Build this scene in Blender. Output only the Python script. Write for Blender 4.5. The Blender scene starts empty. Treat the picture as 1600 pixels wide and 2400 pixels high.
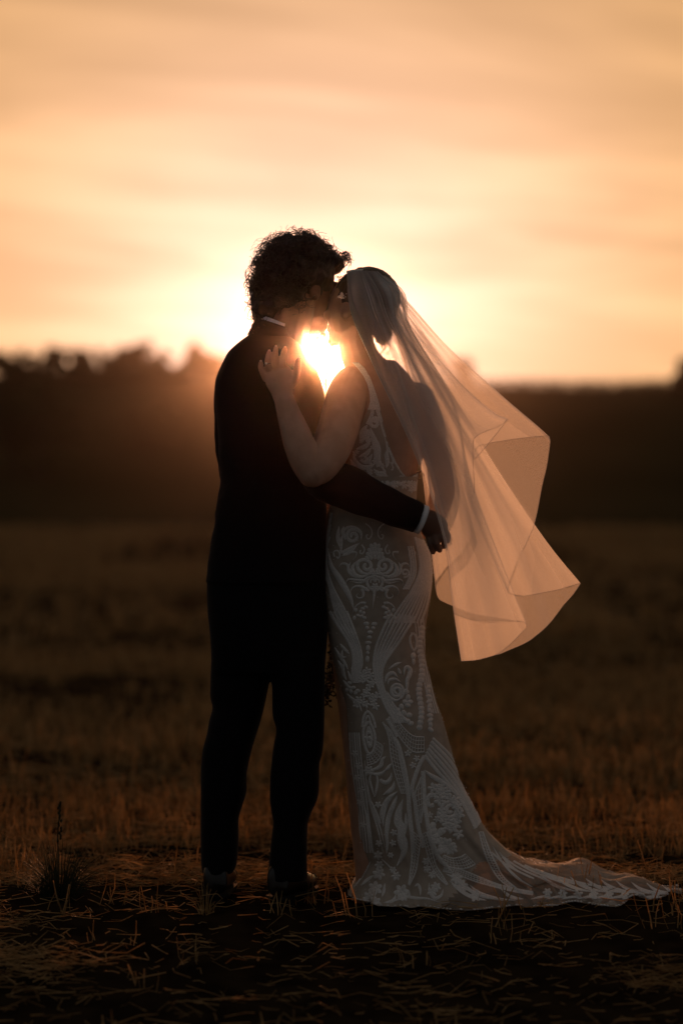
import bpy, math, random
import numpy as np
from mathutils import Vector, Matrix
from mathutils.bvhtree import BVHTree

random.seed(7)
RNG = np.random.default_rng(7)
scene = bpy.context.scene
COL = scene.collection
R = math.radians

# ------------------------------------------------------------------ camera
CAM_D = 6.61            # metres from the camera to the couple
CAM_H = 1.062           # camera height above the stubble
FPX = 5667.0            # focal length in pixels of the 1600 x 2400 frame
cam = bpy.data.cameras.new('camera')
cam_ob = bpy.data.objects.new('camera', cam)
COL.objects.link(cam_ob)
cam_ob.location = (0, -CAM_D, CAM_H)
cam_ob.rotation_euler = (R(90), 0, 0)
cam.sensor_fit = 'VERTICAL'
cam.sensor_height = 36.0
cam.sensor_width = 24.0
cam.lens = 85.0
cam.clip_start = 0.1
cam.clip_end = 2000
cam.dof.use_dof = True
cam.dof.focus_distance = CAM_D - 0.12
cam.dof.aperture_fstop = 1.6
cam.dof.aperture_blades = 0
scene.camera = cam_ob

# ------------------------------------------------------------------ sun, sky, exposure
SUN_EL = R(3.95)
SUN_AZ = R(-0.56)       # measured from +Y (straight ahead), negative = left
sun_dir = Vector((math.sin(SUN_AZ) * math.cos(SUN_EL), math.cos(SUN_AZ) * math.cos(SUN_EL), math.sin(SUN_EL)))
sl = bpy.data.lights.new('sun', 'SUN')
sl.energy = 5.0
sl.angle = R(0.53)
sl.color = (1.0, 0.38, 0.16)
sun = bpy.data.objects.new('sun', sl)
COL.objects.link(sun)
sun.rotation_euler = (-sun_dir).to_track_quat('-Z', 'Y').to_euler()

world = bpy.data.worlds.new('World')
scene.world = world
world.use_nodes = True
wt = world.node_tree
for n in list(wt.nodes):
    wt.nodes.remove(n)


class NT:
    """little helper for building node trees"""
    def __init__(self, tree):
        self.t = tree

    def n(self, kind, **kw):
        nd = self.t.nodes.new(kind)
        for k, v in kw.items():
            setattr(nd, k, v)
        return nd

    def put(self, sock, v):
        if v is None:
            return
        if isinstance(v, bpy.types.NodeSocket):
            self.t.links.new(v, sock)
        else:
            if sock.type == 'RGBA' and len(v) == 3:
                v = (*v, 1)
            sock.default_value = v

    def math(self, op, a, b=None, c=None, clamp=False):
        nd = self.n('ShaderNodeMath', operation=op, use_clamp=clamp)
        for i, v in enumerate((a, b, c)):
            self.put(nd.inputs[i], v)
        return nd.outputs[0]

    def vmath(self, op, a, b=None):
        nd = self.n('ShaderNodeVectorMath', operation=op)
        self.put(nd.inputs[0], a)
        if b is not None:
            self.put(nd.inputs[1], b)
        return nd.outputs['Value'] if op in ('DOT_PRODUCT', 'LENGTH') else nd.outputs[0]

    def scale(self, col, f):
        nd = self.n('ShaderNodeVectorMath', operation='SCALE')
        self.put(nd.inputs[0], col)
        self.put(nd.inputs[3], f)
        return nd.outputs[0]

    def noise(self, vec, scale, detail=3, rough=0.5, dist=0.0):
        nd = self.n('ShaderNodeTexNoise')
        self.put(nd.inputs['Vector'], vec)
        nd.inputs['Scale'].default_value = scale
        nd.inputs['Detail'].default_value = detail
        nd.inputs['Roughness'].default_value = rough
        nd.inputs['Distortion'].default_value = dist
        return nd.outputs[0]

    def mix(self, f, a, b):
        nd = self.n('ShaderNodeMix', data_type='RGBA')
        self.put(nd.inputs[0], f)
        self.put(nd.inputs[6], a)
        self.put(nd.inputs[7], b)
        return nd.outputs[2]

    def ramp(self, f, lo, hi, a=0.0, b=1.0):
        nd = self.n('ShaderNodeMapRange', interpolation_type='SMOOTHSTEP')
        self.put(nd.inputs[0], f)
        nd.inputs[1].default_value = lo
        nd.inputs[2].default_value = hi
        nd.inputs[3].default_value = a
        nd.inputs[4].default_value = b
        return nd.outputs[0]


w = NT(wt)
tc = w.n('ShaderNodeTexCoord')
dirv = w.vmath('NORMALIZE', tc.outputs['Generated'])
sky = w.n('ShaderNodeTexSky', sky_type='NISHITA', sun_disc=False, sun_elevation=SUN_EL, sun_rotation=SUN_AZ,
          altitude=50, air_density=1.0, dust_density=2.0, ozone_density=1.0)
dot = w.vmath('DOT_PRODUCT', dirv, tuple(sun_dir))
ang = w.math('MULTIPLY', w.math('ARCCOSINE', w.math('MINIMUM', dot, 0.9999999)), 57.29578)   # degrees off the sun
# light scattered by the sunset haze, falling off with the angle from the sun
def lobe(col, deg):
    return w.scale(col, w.math('EXPONENT', w.math('MULTIPLY', ang, -1.0 / deg)))
glow = w.vmath('ADD', lobe((1.0, 0.9, 0.8), 0.5), lobe((0.28, 0.535, 1.02), 5.8))
glow = w.vmath('ADD', glow, lobe((1.20, 0.53, 0.035), 24.0))
# the cool, darker sky away from the sun
cool = w.math('SUBTRACT', 1.0, w.math('EXPONENT', w.math('MULTIPLY', ang, -1.0 / 35.0)))
coolc = w.scale((0.110, 0.110, 0.114), cool)
# streaky high cloud: noise on a flat cloud layer far above, stretched along one heading
sep = w.n('ShaderNodeSeparateXYZ')
w.put(sep.inputs[0], dirv)
zc = w.math('ADD', w.math('ABSOLUTE', sep.outputs[2]), 0.10)
cx = w.math('DIVIDE', sep.outputs[0], zc)
cy = w.math('DIVIDE', sep.outputs[1], zc)
cmb = w.n('ShaderNodeCombineXYZ')
w.put(cmb.inputs[0], w.math('ADD', w.math('MULTIPLY', cx, 0.75), w.math('MULTIPLY', cy, 0.12)))
w.put(cmb.inputs[1], w.math('ADD', w.math('MULTIPLY', cy, 0.85), w.math('MULTIPLY', cx, -0.35)))
n1 = w.noise(cmb.outputs[0], 1.25, 4, 0.5, 0.6)
cmb2 = w.n('ShaderNodeCombineXYZ')
w.put(cmb2.inputs[0], w.math('MULTIPLY', cx, 0.9))
w.put(cmb2.inputs[1], w.math('ADD', w.math('MULTIPLY', cy, 2.6), w.math('MULTIPLY', cx, -0.9)))
n2 = w.noise(cmb2.outputs[0], 2.1, 3, 0.5, 0.4)
cl = w.math('ADD', w.math('MULTIPLY', n1, 0.68), w.math('MULTIPLY', n2, 0.32))
bright = w.ramp(cl, 0.36, 0.64, 0.84, 1.18)
tint = w.mix(w.ramp(cl, 0.38, 0.60), (1.0, 0.97, 0.93), (1.02, 1.02, 1.0))
# the glow hugs the horizon and dims towards the zenith
el = w.n('ShaderNodeSeparateXYZ')
w.put(el.inputs[0], dirv)
hug = w.ramp(el.outputs[2], 0.04, 0.42, 1.0, 0.42)
glow = w.scale(w.vmath('MULTIPLY', glow, tint), w.math('MULTIPLY', bright, hug))
skyc = w.vmath('ADD', w.scale(sky.outputs[0], 0.05), w.scale(w.vmath('ADD', glow, coolc), 10.0))
bg = w.n('ShaderNodeBackground')
w.put(bg.inputs[0], skyc)
bg.inputs[1].default_value = 0.1
out = w.n('ShaderNodeOutputWorld')
wt.links.new(bg.outputs[0], out.inputs[0])

scene.view_settings.view_transform = 'Standard'
scene.view_settings.look = 'None'
scene.view_settings.exposure = 0.0
scene.view_settings.gamma = 1.0
scene.view_settings.use_curve_mapping = False
cy_ = scene.cycles
cy_.use_denoising = True
cy_.max_bounces = 8
cy_.transparent_max_bounces = 40
cy_.volume_bounces = 3
cy_.use_adaptive_sampling = False
cy_.diffuse_bounces = 3
cy_.transmission_bounces = 6
cy_.sample_clamp_indirect = 6.0


# ------------------------------------------------------------------ helpers
def P(px, py, y=0.0):
    """photo pixel (1600 x 2400 frame) at depth y -> world point"""
    d = (CAM_D + y) / FPX
    return Vector(((px - 800) * d, y, CAM_H + (1200 - py) * d))


def link(ob, parent=None):
    COL.objects.link(ob)
    if parent is not None:
        ob.parent = parent
    return ob


def tag(ob, label=None, category=None, group=None, kind=None):
    for k, v in (('label', label), ('category', category), ('group', group), ('kind', kind)):
        if v:
            ob[k] = v
    return ob


def empty(name, loc):
    o = bpy.data.objects.new(name, None)
    o.location = loc
    o.empty_display_size = 0.1
    return link(o)


def mesh_obj(name, v, f, mat=None, parent=None, smooth=True):
    me = bpy.data.meshes.new(name)
    v = np.asarray(v, dtype=np.float64).reshape(-1, 3)
    me.from_pydata(v.tolist(), [], [list(map(int, q)) for q in f])
    me.update()
    if smooth:
        me.polygons.foreach_set('use_smooth', np.ones(len(me.polygons), dtype=bool))
    if mat:
        me.materials.append(mat)
    ob = bpy.data.objects.new(name, me)
    link(ob, parent)
    if parent is not None:
        ob.matrix_parent_inverse = Matrix.Translation(parent.location).inverted()
    return ob


def fast_mesh(name, v, quads, mat=None, parent=None, smooth=False):
    """large quad / tri meshes from numpy arrays"""
    me = bpy.data.meshes.new(name)
    v = np.ascontiguousarray(v, dtype=np.float32)
    q = np.ascontiguousarray(quads, dtype=np.int32)
    k = q.shape[1]
    me.vertices.add(len(v))
    me.vertices.foreach_set('co', v.ravel())
    me.loops.add(q.size)
    me.loops.foreach_set('vertex_index', q.ravel())
    me.polygons.add(len(q))
    me.polygons.foreach_set('loop_start', np.arange(0, q.size, k, dtype=np.int32))
    me.polygons.foreach_set('loop_total', np.full(len(q), k, dtype=np.int32))
    if smooth:
        me.polygons.foreach_set('use_smooth', np.ones(len(q), dtype=bool))
    me.update(calc_edges=True)
    me.validate()
    if mat:
        me.materials.append(mat)
    ob = bpy.data.objects.new(name, me)
    link(ob, parent)
    if parent is not None:
        ob.matrix_parent_inverse = Matrix.Translation(parent.location).inverted()
    return ob


class Geo:
    """collects vertices and faces"""
    def __init__(self):
        self.v = []
        self.f = []

    def add(self, v, f):
        b = len(self.v)
        self.v.extend([tuple(p) for p in v])
        self.f.extend([[i + b for i in q] for q in f])

    def obj(self, name, mat=None, parent=None, smooth=True):
        return mesh_obj(name, self.v, self.f, mat, parent, smooth)


def cat(pts, n=8):
    """Catmull-Rom through points (any dimension)"""
    p = np.asarray(pts, dtype=float)
    if len(p) < 3:
        t = np.linspace(0, 1, n + 1)[:, None]
        return p[0] * (1 - t) + p[-1] * t
    e = np.vstack([2 * p[0] - p[1], p, 2 * p[-1] - p[-2]])
    out = []
    for i in range(1, len(e) - 2):
        a, b, c, d = e[i - 1], e[i], e[i + 1], e[i + 2]
        for t in np.linspace(0, 1, n, endpoint=False):
            out.append(0.5 * ((2 * b) + (-a + c) * t + (2 * a - 5 * b + 4 * c - d) * t * t + (-a + 3 * b - 3 * c + d) * t ** 3))
    out.append(p[-1])
    return np.array(out)


def tube(g, pts, radii, n=14, caps=True, ref=(0, 1, 0), flat_end=False):
    """swept ellipse; radii are (in picture plane, in depth) or one number; rounded caps"""
    pts = [Vector(p) for p in pts]
    rad = [(r, r) if np.isscalar(r) else tuple(r) for r in radii]
    if caps:
        d0 = (pts[0] - pts[1]).normalized()
        d1 = (pts[-1] - pts[-2]).normalized()
        pre, post, rp, rq = [], [], [], []
        for a in (0.9, 0.6, 0.25):
            s, c = math.sin(a * math.pi / 2), math.cos(a * math.pi / 2)
            m = min(rad[0])
            pre.append(pts[0] + d0 * m * s)
            rp.append((rad[0][0] * c, rad[0][1] * c))
        for a in (0.25, 0.6, 0.9):
            s, c = math.sin(a * math.pi / 2), math.cos(a * math.pi / 2)
            m = min(rad[-1])
            post.append(pts[-1] + d1 * m * s)
            rq.append((rad[-1][0] * c, rad[-1][1] * c))
        pts = pre + pts + ([] if flat_end else post)
        rad = rp + rad + ([] if flat_end else rq)
    ref = Vector(ref)
    v, f = [], []
    prev = None
    for i, p in enumerate(pts):
        t = (pts[min(i + 1, len(pts) - 1)] - pts[max(i - 1, 0)]).normalized()
        u = t.cross(ref)
        if u.length < 0.2:
            u = prev if prev is not None else t.orthogonal()
        u = (u - t * u.dot(t)).normalized()
        if prev is not None and u.dot(prev) < 0:
            u = -u
        prev = u
        b = t.cross(u)
        for k in range(n):
            a = 2 * math.pi * k / n
            v.append(p + u * (math.cos(a) * rad[i][0]) + b * (math.sin(a) * rad[i][1]))
    m = len(pts)
    for i in range(m - 1):
        for k in range(n):
            f.append([i * n + k, i * n + (k + 1) % n, (i + 1) * n + (k + 1) % n, (i + 1) * n + k])
    f.append(list(range(n))[::-1])
    f.append([(m - 1) * n + k for k in range(n)])
    g.add(v, f)


def limb(g, nodes, n=14, sub=5, ref=(0, 1, 0), flat_end=False):
    """nodes: (px, py, y, r_plane[, r_depth]); smooth tapered tube"""
    a = [(*P(q[0], q[1], q[2]), q[3], q[4] if len(q) > 4 else q[3]) for q in nodes]
    c = cat(a, sub)
    tube(g, [r[:3] for r in c], [(r[3], r[4]) for r in c], n, True, ref, flat_end)


def ellipsoid(g, c, r, rot=None, nu=16, nv=10):
    v, f = [], []
    c = Vector(c)
    M = rot if rot is not None else Matrix.Identity(3)
    for j in range(1, nv):
        th = math.pi * j / nv
        for i in range(nu):
            ph = 2 * math.pi * i / nu
            v.append(c + M @ Vector((r[0] * math.sin(th) * math.cos(ph), r[1] * math.sin(th) * math.sin(ph), r[2] * math.cos(th))))
    top = len(v)
    v.append(c + M @ Vector((0, 0, r[2])))
    v.append(c + M @ Vector((0, 0, -r[2])))
    for j in range(nv - 2):
        for i in range(nu):
            f.append([j * nu + i, (j + 1) * nu + i, (j + 1) * nu + (i + 1) % nu, j * nu + (i + 1) % nu])
    for i in range(nu):
        f.append([top, i, (i + 1) % nu])
        f.append([top + 1, (nv - 2) * nu + (i + 1) % nu, (nv - 2) * nu + i])
    g.add(v, f)


def loft(g, secs, n=40, step=8, power=2.3):
    """secs: (py, pxl, pxr, yc, yd) horizontal superellipse sections"""
    c = cat(secs, step)
    v, f = [], []
    for s in c:
        a, b = P(s[1], s[0], s[3]), P(s[2], s[0], s[3])
        mx, hw, z = (a.x + b.x) / 2, (b.x - a.x) / 2, a.z
        for k in range(n):
            t = 2 * math.pi * k / n
            ct, st = math.cos(t), math.sin(t)
            e = 2.0 / power
            v.append((mx + hw * math.copysign(abs(ct) ** e, ct), s[3] + s[4] * math.copysign(abs(st) ** e, st), z))
    m = len(c)
    for i in range(m - 1):
        for k in range(n):
            f.append([i * n + k, (i + 1) * n + k, (i + 1) * n + (k + 1) % n, i * n + (k + 1) % n])
    f.append(list(range(n)))
    f.append([(m - 1) * n + k for k in range(n)][::-1])
    g.add(v, f)


def remesh(name, g, voxel, mat, parent, smooth_it=6, smooth_f=0.5, disp=None):
    """union of the collected closed shapes into one continuous skin"""
    ob = g.obj('temporary')
    m = ob.modifiers.new('r', 'REMESH')
    m.mode = 'VOXEL'
    m.voxel_size = voxel
    s = ob.modifiers.new('s', 'SMOOTH')
    s.factor = smooth_f
    s.iterations = smooth_it
    dg = bpy.context.evaluated_depsgraph_get()
    me = bpy.data.meshes.new_from_object(ob.evaluated_get(dg))
    me.name = name
    bpy.data.objects.remove(ob)
    me.materials.clear()
    me.materials.append(mat)
    nv = len(me.vertices)
    if disp is not None:
        co = np.empty(nv * 3, dtype=np.float32)
        no = np.empty(nv * 3, dtype=np.float32)
        me.vertices.foreach_get('co', co)
        me.vertices.foreach_get('normal', no)
        co = co.reshape(-1, 3)
        co += no.reshape(-1, 3) * disp(co)[:, None]
        me.vertices.foreach_set('co', co.ravel())
    me.polygons.foreach_set('use_smooth', np.ones(len(me.polygons), dtype=bool))
    me.update()
    o = bpy.data.objects.new(name, me)
    link(o, parent)
    if parent is not None:
        o.matrix_parent_inverse = Matrix.Translation(parent.location).inverted()
    return o


_LAT = np.random.default_rng(3).random((64, 64, 64)).astype(np.float32)


def vnoise(p, scale=1.0, octaves=3, gain=0.5):
    """value noise, p (n,3) -> about -0.5..0.5"""
    p = np.asarray(p, dtype=np.float64) * scale
    out = np.zeros(len(p))
    amp, tot = 1.0, 0.0
    for o in range(octaves):
        i = np.floor(p).astype(int)
        f = p - i
        f = f * f * (3 - 2 * f)
        acc = 0
        for dx in (0, 1):
            for dy in (0, 1):
                for dz in (0, 1):
                    wgt = (f[:, 0] if dx else 1 - f[:, 0]) * (f[:, 1] if dy else 1 - f[:, 1]) * (f[:, 2] if dz else 1 - f[:, 2])
                    acc = acc + wgt * _LAT[(i[:, 0] + dx) % 64, (i[:, 1] + dy) % 64, (i[:, 2] + dz) % 64]
        out += amp * (acc - 0.5)
        tot += amp
        amp *= gain
        p = p * 2.03 + 17.3
    return out / tot


# ------------------------------------------------------------------ materials
def material(name):
    m = bpy.data.materials.new(name)
    m.use_nodes = True
    t = m.node_tree
    for n in list(t.nodes):
        t.nodes.remove(n)
    k = NT(t)
    o = k.n('ShaderNodeOutputMaterial')
    return m, k, o


def principled(name, c1, c2, nscale, rough=0.7, bump=0.0, bscale=None, sheen=0.0, spec=0.5, sss=0.0, metallic=0.0, transl=0.0, detail=4):
    m, k, o = material(name)
    geo = k.n('ShaderNodeNewGeometry')
    nz = k.noise(geo.outputs['Position'], nscale, detail)
    col = k.mix(k.ramp(nz, 0.35, 0.65), c1, c2)
    b = k.n('ShaderNodeBsdfPrincipled')
    k.put(b.inputs['Base Color'], col)
    b.inputs['Roughness'].default_value = rough
    b.inputs['Metallic'].default_value = metallic
    b.inputs['Specular IOR Level'].default_value = spec
    if sheen:
        b.inputs['Sheen Weight'].default_value = sheen
        b.inputs['Sheen Roughness'].default_value = 0.3
    if sss:
        b.inputs['Subsurface Weight'].default_value = sss
        b.inputs['Subsurface Radius'].default_value = (0.012, 0.004, 0.002)
        b.inputs['Subsurface Scale'].default_value = 1.0
    if bump:
        bm = k.n('ShaderNodeBump')
        bm.inputs['Strength'].default_value = bump
        bm.inputs['Distance'].default_value = 0.002
        k.put(bm.inputs['Height'], k.noise(geo.outputs['Position'], bscale or nscale * 6, 3))
        k.put(b.inputs['Normal'], bm.outputs[0])
    sh = b.outputs[0]
    if transl:
        tr = k.n('ShaderNodeBsdfTranslucent')
        k.put(tr.inputs[0], col)
        mx = k.n('ShaderNodeMixShader')
        mx.inputs[0].default_value = transl
        k.put(mx.inputs[1], sh)
        k.put(mx.inputs[2], tr.outputs[0])
        sh = mx.outputs[0]
    k.put(o.inputs[0], sh)
    return m


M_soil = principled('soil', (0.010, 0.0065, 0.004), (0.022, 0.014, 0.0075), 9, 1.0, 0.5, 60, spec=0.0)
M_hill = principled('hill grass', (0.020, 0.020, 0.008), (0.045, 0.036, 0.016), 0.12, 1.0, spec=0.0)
M_straw = principled('straw', (0.38, 0.245, 0.10), (0.70, 0.49, 0.23), 14, 0.6, spec=0.2, transl=0.58)
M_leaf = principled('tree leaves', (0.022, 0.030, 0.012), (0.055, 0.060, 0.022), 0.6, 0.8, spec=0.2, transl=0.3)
M_bark = principled('bark', (0.03, 0.022, 0.016), (0.06, 0.045, 0.032), 3, 0.95, 0.5)
M_weed = principled('dark weed', (0.020, 0.026, 0.010), (0.045, 0.050, 0.020), 20, 0.7, spec=0.2, transl=0.2)
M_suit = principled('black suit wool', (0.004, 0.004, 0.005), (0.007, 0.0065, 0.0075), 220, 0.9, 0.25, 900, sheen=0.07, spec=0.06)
M_shirt = principled('white shirt cotton', (0.74, 0.73, 0.72), (0.80, 0.79, 0.78), 60, 0.85, 0.1, 800, spec=0.2)
M_leather = principled('black shoe leather', (0.007, 0.006, 0.005), (0.012, 0.010, 0.008), 40, 0.30, 0.08, 300, spec=0.40)
M_skin_m = principled('man skin', (0.115, 0.058, 0.037), (0.145, 0.075, 0.048), 25, 0.5, 0.1, 500, spec=0.35, sss=0.10)
M_skin_b = principled('bride skin', (0.40, 0.22, 0.14), (0.47, 0.27, 0.18), 22, 0.48, 0.08, 500, spec=0.35, sss=0.12)
M_hair_m = principled('dark curly hair', (0.012, 0.007, 0.004), (0.030, 0.016, 0.009), 30, 0.45, spec=0.5, transl=0.15)
M_hair_b = principled('brown hair', (0.035, 0.018, 0.009), (0.065, 0.034, 0.016), 30, 0.4, spec=0.5, transl=0.15)
M_gold = principled('ring metal', (0.75, 0.72, 0.66), (0.8, 0.77, 0.7), 10, 0.2, metallic=1.0)
M_pearl = principled('pearl', (0.75, 0.72, 0.68), (0.8, 0.78, 0.74), 50, 0.25)
# ------------------------------------------------------------------ terrain
def axis_grid(lo, hi, core_lo, core_hi, d0, grow):
    a = [core_lo]
    d = d0
    while a[0] > lo:
        d *= grow
        a.insert(0, max(lo, a[0] - d))
    c = np.arange(core_lo + d0, core_hi, d0).tolist()
    b = [c[-1]]
    d = d0
    while b[-1] < hi:
        d *= grow
        b.append(min(hi, b[-1] + d))
    return np.array(a + c[:-1] + b)


def ground_h(x, y):
    p = np.stack([x, y, np.zeros_like(x)], 1)
    d = np.hypot(x, y + CAM_D)
    near = np.exp(-np.maximum(d - 12, 0) / 10)
    clod = (vnoise(p * [.8, 1.7, 1], 4.0, 3, 0.5) * 0.050 + vnoise(p, 16, 2) * .010) * near
    roll = vnoise(p * [.6, 1.2, 1] + 40, 0.6, 3) * 0.10
    dip = np.clip(-0.12 - y, 0, 3.0)  # slope towards the camera, shaped to put the foreground in shade
    dip = 0.100 * dip * dip / (dip + 0.35)
    flat = 1 - 0.7 * np.exp(-((x / 1.2) ** 2 + ((y) / 0.7) ** 2))
    rise = np.clip((d - 14) / 46, 0, 1)
    return (clod + roll) * flat - 0.012 - dip + 0.53 * rise * rise * (3 - 2 * rise)


xs = axis_grid(-340, 340, -2.4, 2.4, 0.028, 1.16)
ys = axis_grid(-40, 430, -2.4, 4.0, 0.028, 1.12)
X, Y = np.meshgrid(xs, ys)
Z = ground_h(X.ravel(), Y.ravel())
nx, ny = len(xs), len(ys)
ii = np.arange(nx * ny).reshape(ny, nx)
quads = np.stack([ii[:-1, :-1].ravel(), ii[:-1, 1:].ravel(), ii[1:, 1:].ravel(), ii[1:, :-1].ravel()], 1)
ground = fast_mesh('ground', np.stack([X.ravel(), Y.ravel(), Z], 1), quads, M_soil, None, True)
tag(ground, 'dark soil of the harvested field', kind='structure')

RIDGE_D = 92.0          # camera to ridge
EDGE_D = 60.0           # camera to the far edge of the field
KS = RIDGE_D / 176.0
def ridge_h(x):
    px = x / RIDGE_D * FPX + 800
    py = np.interp(px, [-4000, -600, 0, 250, 480, 640, 745, 1000, 1150, 1400, 1600, 2400, 6000],
                   [930, 885, 868, 876, 870, 884, 890, 890, 893, 899, 894, 880, 930])
    return CAM_H + (1200 - py) * RIDGE_D / FPX


def hill_h(x, y):
    d = y + CAM_D
    t = np.clip((d - EDGE_D) / (RIDGE_D - EDGE_D), 0, 1)
    s = t ** 1.15
    down = np.clip((d - RIDGE_D) / 200, 0, 1)
    h = (ridge_h(x) - 0.5) * s * (1 - 0.8 * down ** 1.4) + 0.5 - 0.16
    p = np.stack([x, y, np.zeros_like(x)], 1)
    return h + vnoise(p, 0.09, 3) * 0.7 * t * (1 - t) * 2


hx = np.concatenate([np.linspace(-330, -40, 40), np.arange(-39, 39, 0.8), np.linspace(40, 330, 40)])
hy = np.concatenate([np.linspace(EDGE_D - CAM_D - 3, 110, 90), np.linspace(113, 300, 30)])
X, Y = np.meshgrid(hx, hy)
Z = hill_h(X.ravel(), Y.ravel())
nx, ny = len(hx), len(hy)
ii = np.arange(nx * ny).reshape(ny, nx)
quads = np.stack([ii[:-1, :-1].ravel(), ii[:-1, 1:].ravel(), ii[1:, 1:].ravel(), ii[1:, :-1].ravel()], 1)
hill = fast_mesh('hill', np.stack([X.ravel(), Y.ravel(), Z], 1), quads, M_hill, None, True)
tag(hill, 'long dark hillside behind the field', kind='structure')


def hz(x, y):
    return float(hill_h(np.array([x]), np.array([y]))[0])


# rows of a tall crop standing along the crest on the right
v, f = [], []
yr = RIDGE_D - CAM_D
for k, x in enumerate(np.arange(3.0, 24.0, 0.30)):
    for r_ in range(3):
        yy = yr - .9 + r_ * .7 + random.uniform(-.1, .1)
        z = hz(x, yy)
        for b in range(9):
            a = random.uniform(0, 6.28)
            l = random.uniform(0.24, 0.40)
            bx, by = x + random.gauss(0, .03), yy + random.gauss(0, .03)
            tx, ty = math.cos(a) * 0.07, math.sin(a) * 0.07
            wv = Vector((-math.sin(a), math.cos(a), 0)) * 0.027
            base = len(v)
            v += [(bx - wv.x, by - wv.y, z - .1), (bx + wv.x, by + wv.y, z - .1),
                  (bx + tx * .6 + wv.x, by + ty * .6 + wv.y, z + l * .6), (bx + tx * .6 - wv.x, by + ty * .6 - wv.y, z + l * .6),
                  (bx + tx * 1.6, by + ty * 1.6, z + l)]
            f += [[base, base + 1, base + 2, base + 3], [base + 3, base + 2, base + 4]]
crop = mesh_obj('crop_row', v, f, M_weed, None, False)
tag(crop, 'low rows of leafy crop along the crest of the hill', 'crop', kind='stuff')

# haze: the glow that the low sun leaves in the air
hm, hk, ho = material('haze')
pv = hk.n('ShaderNodeVolumePrincipled')
pv.inputs['Color'].default_value = (0.97, 0.86, 0.76, 1)
pv.inputs['Density'].default_value = 0.0012
pv.inputs['Anisotropy'].default_value = 0.999
hk.t.links.new(pv.outputs[0], ho.inputs['Volume'])
g = Geo()
hb = [(x, y, z) for z in (-2.5, 7.9) for y in (-45, 440) for x in (-350, 350)]
g.add(hb, [[0, 2, 3, 1], [4, 5, 7, 6], [0, 1, 5, 4], [2, 6, 7, 3], [0, 4, 6, 2], [1, 3, 7, 5]])
haze = g.obj('haze', hm, None, False)
tag(haze, kind='stuff')


# ------------------------------------------------------------------ trees on the hill
def make_tree(name, x, y, height, spread, label, category='tree', trunk=0.35, leaves=900, leaf=0.35, group='trees along the crest of the hill', seed=1, lean=0.0):
    rr = random.Random(seed)
    z0 = hz(x, y)
    root = empty(name, (x, y, z0))
    tag(root, label, category, group)
    g = Geo()
    hgt = height
    tp = cat([(x, y, z0 - .3), (x + lean * .2 + rr.uniform(-.1, .1), y, z0 + hgt * .3), (x + lean * .6, y + rr.uniform(-.2, .2), z0 + hgt * .6), (x + lean, y, z0 + hgt * .88)], 4)
    r0 = 0.035 * hgt
    tube(g, tp, [r0 * (1 - .85 * i / (len(tp) - 1)) for i in range(len(tp))], 7, False, (0, 1, 0.1))
    ends = []
    for k in range(9):
        i = rr.randint(len(tp) // 3, len(tp) - 2)
        b = Vector(tp[i])
        a = rr.uniform(0, 6.28)
        up = rr.uniform(.25, .8)
        L = spread * rr.uniform(.45, .95)
        e = b + Vector((math.cos(a) * L, math.sin(a) * L, L * up * .8))
        m = (b + e) / 2 + Vector((0, 0, -.06 * L))
        c = cat([b, m, e], 3)
        tube(g, c, [r0 * .38 * (1 - .8 * j / (len(c) - 1)) for j in range(len(c))], 5, False, (0, 1, 0.1))
        ends.append(e)
    g.obj('trunk', M_bark, root)
    # crown: leaf clumps spread unevenly through the volume
    cl = []
    for k in range(26):
        if k < len(ends):
            c = ends[k]
        else:
            a, rad = rr.uniform(0, 6.28), spread * math.sqrt(rr.random()) * .85
            t = rr.random()
            zz = z0 + hgt * (trunk + (1 - trunk) * t)
            rad *= (1.05 - 0.75 * t ** 2)
            c = Vector((x + lean * t + math.cos(a) * rad, y + math.sin(a) * rad, zz))
        cl.append((c, spread * rr.uniform(.16, .38)))
    v, f = [], []
    for k in range(leaves):
        c, s = cl[k % len(cl)]
        d = Vector((rr.gauss(0, 1), rr.gauss(0, 1), rr.gauss(0, .8)))
        d = d.normalized() * (s * rr.random() ** .45)
        p = c + d
        if p.z < z0 + .05:
            p.z = z0 + .05 + rr.random() * .15
        nn = Vector((rr.gauss(0, 1), rr.gauss(0, 1), rr.gauss(0, 1))).normalized()
        u = nn.orthogonal().normalized() * leaf * rr.uniform(.5, 1)
        w_ = nn.cross(u).normalized() * leaf * rr.uniform(.25, .55)
        b = len(v)
        v += [p - u, p + w_, p + u, p - w_]
        f.append([b, b + 1, b + 2, b + 3])
    mesh_obj('crown', v, f, M_leaf, root, False)
    return root


def crest(px, off=0.0):
    d = RIDGE_D + off
    return (px - 800) / FPX * d, d - CAM_D


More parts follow.
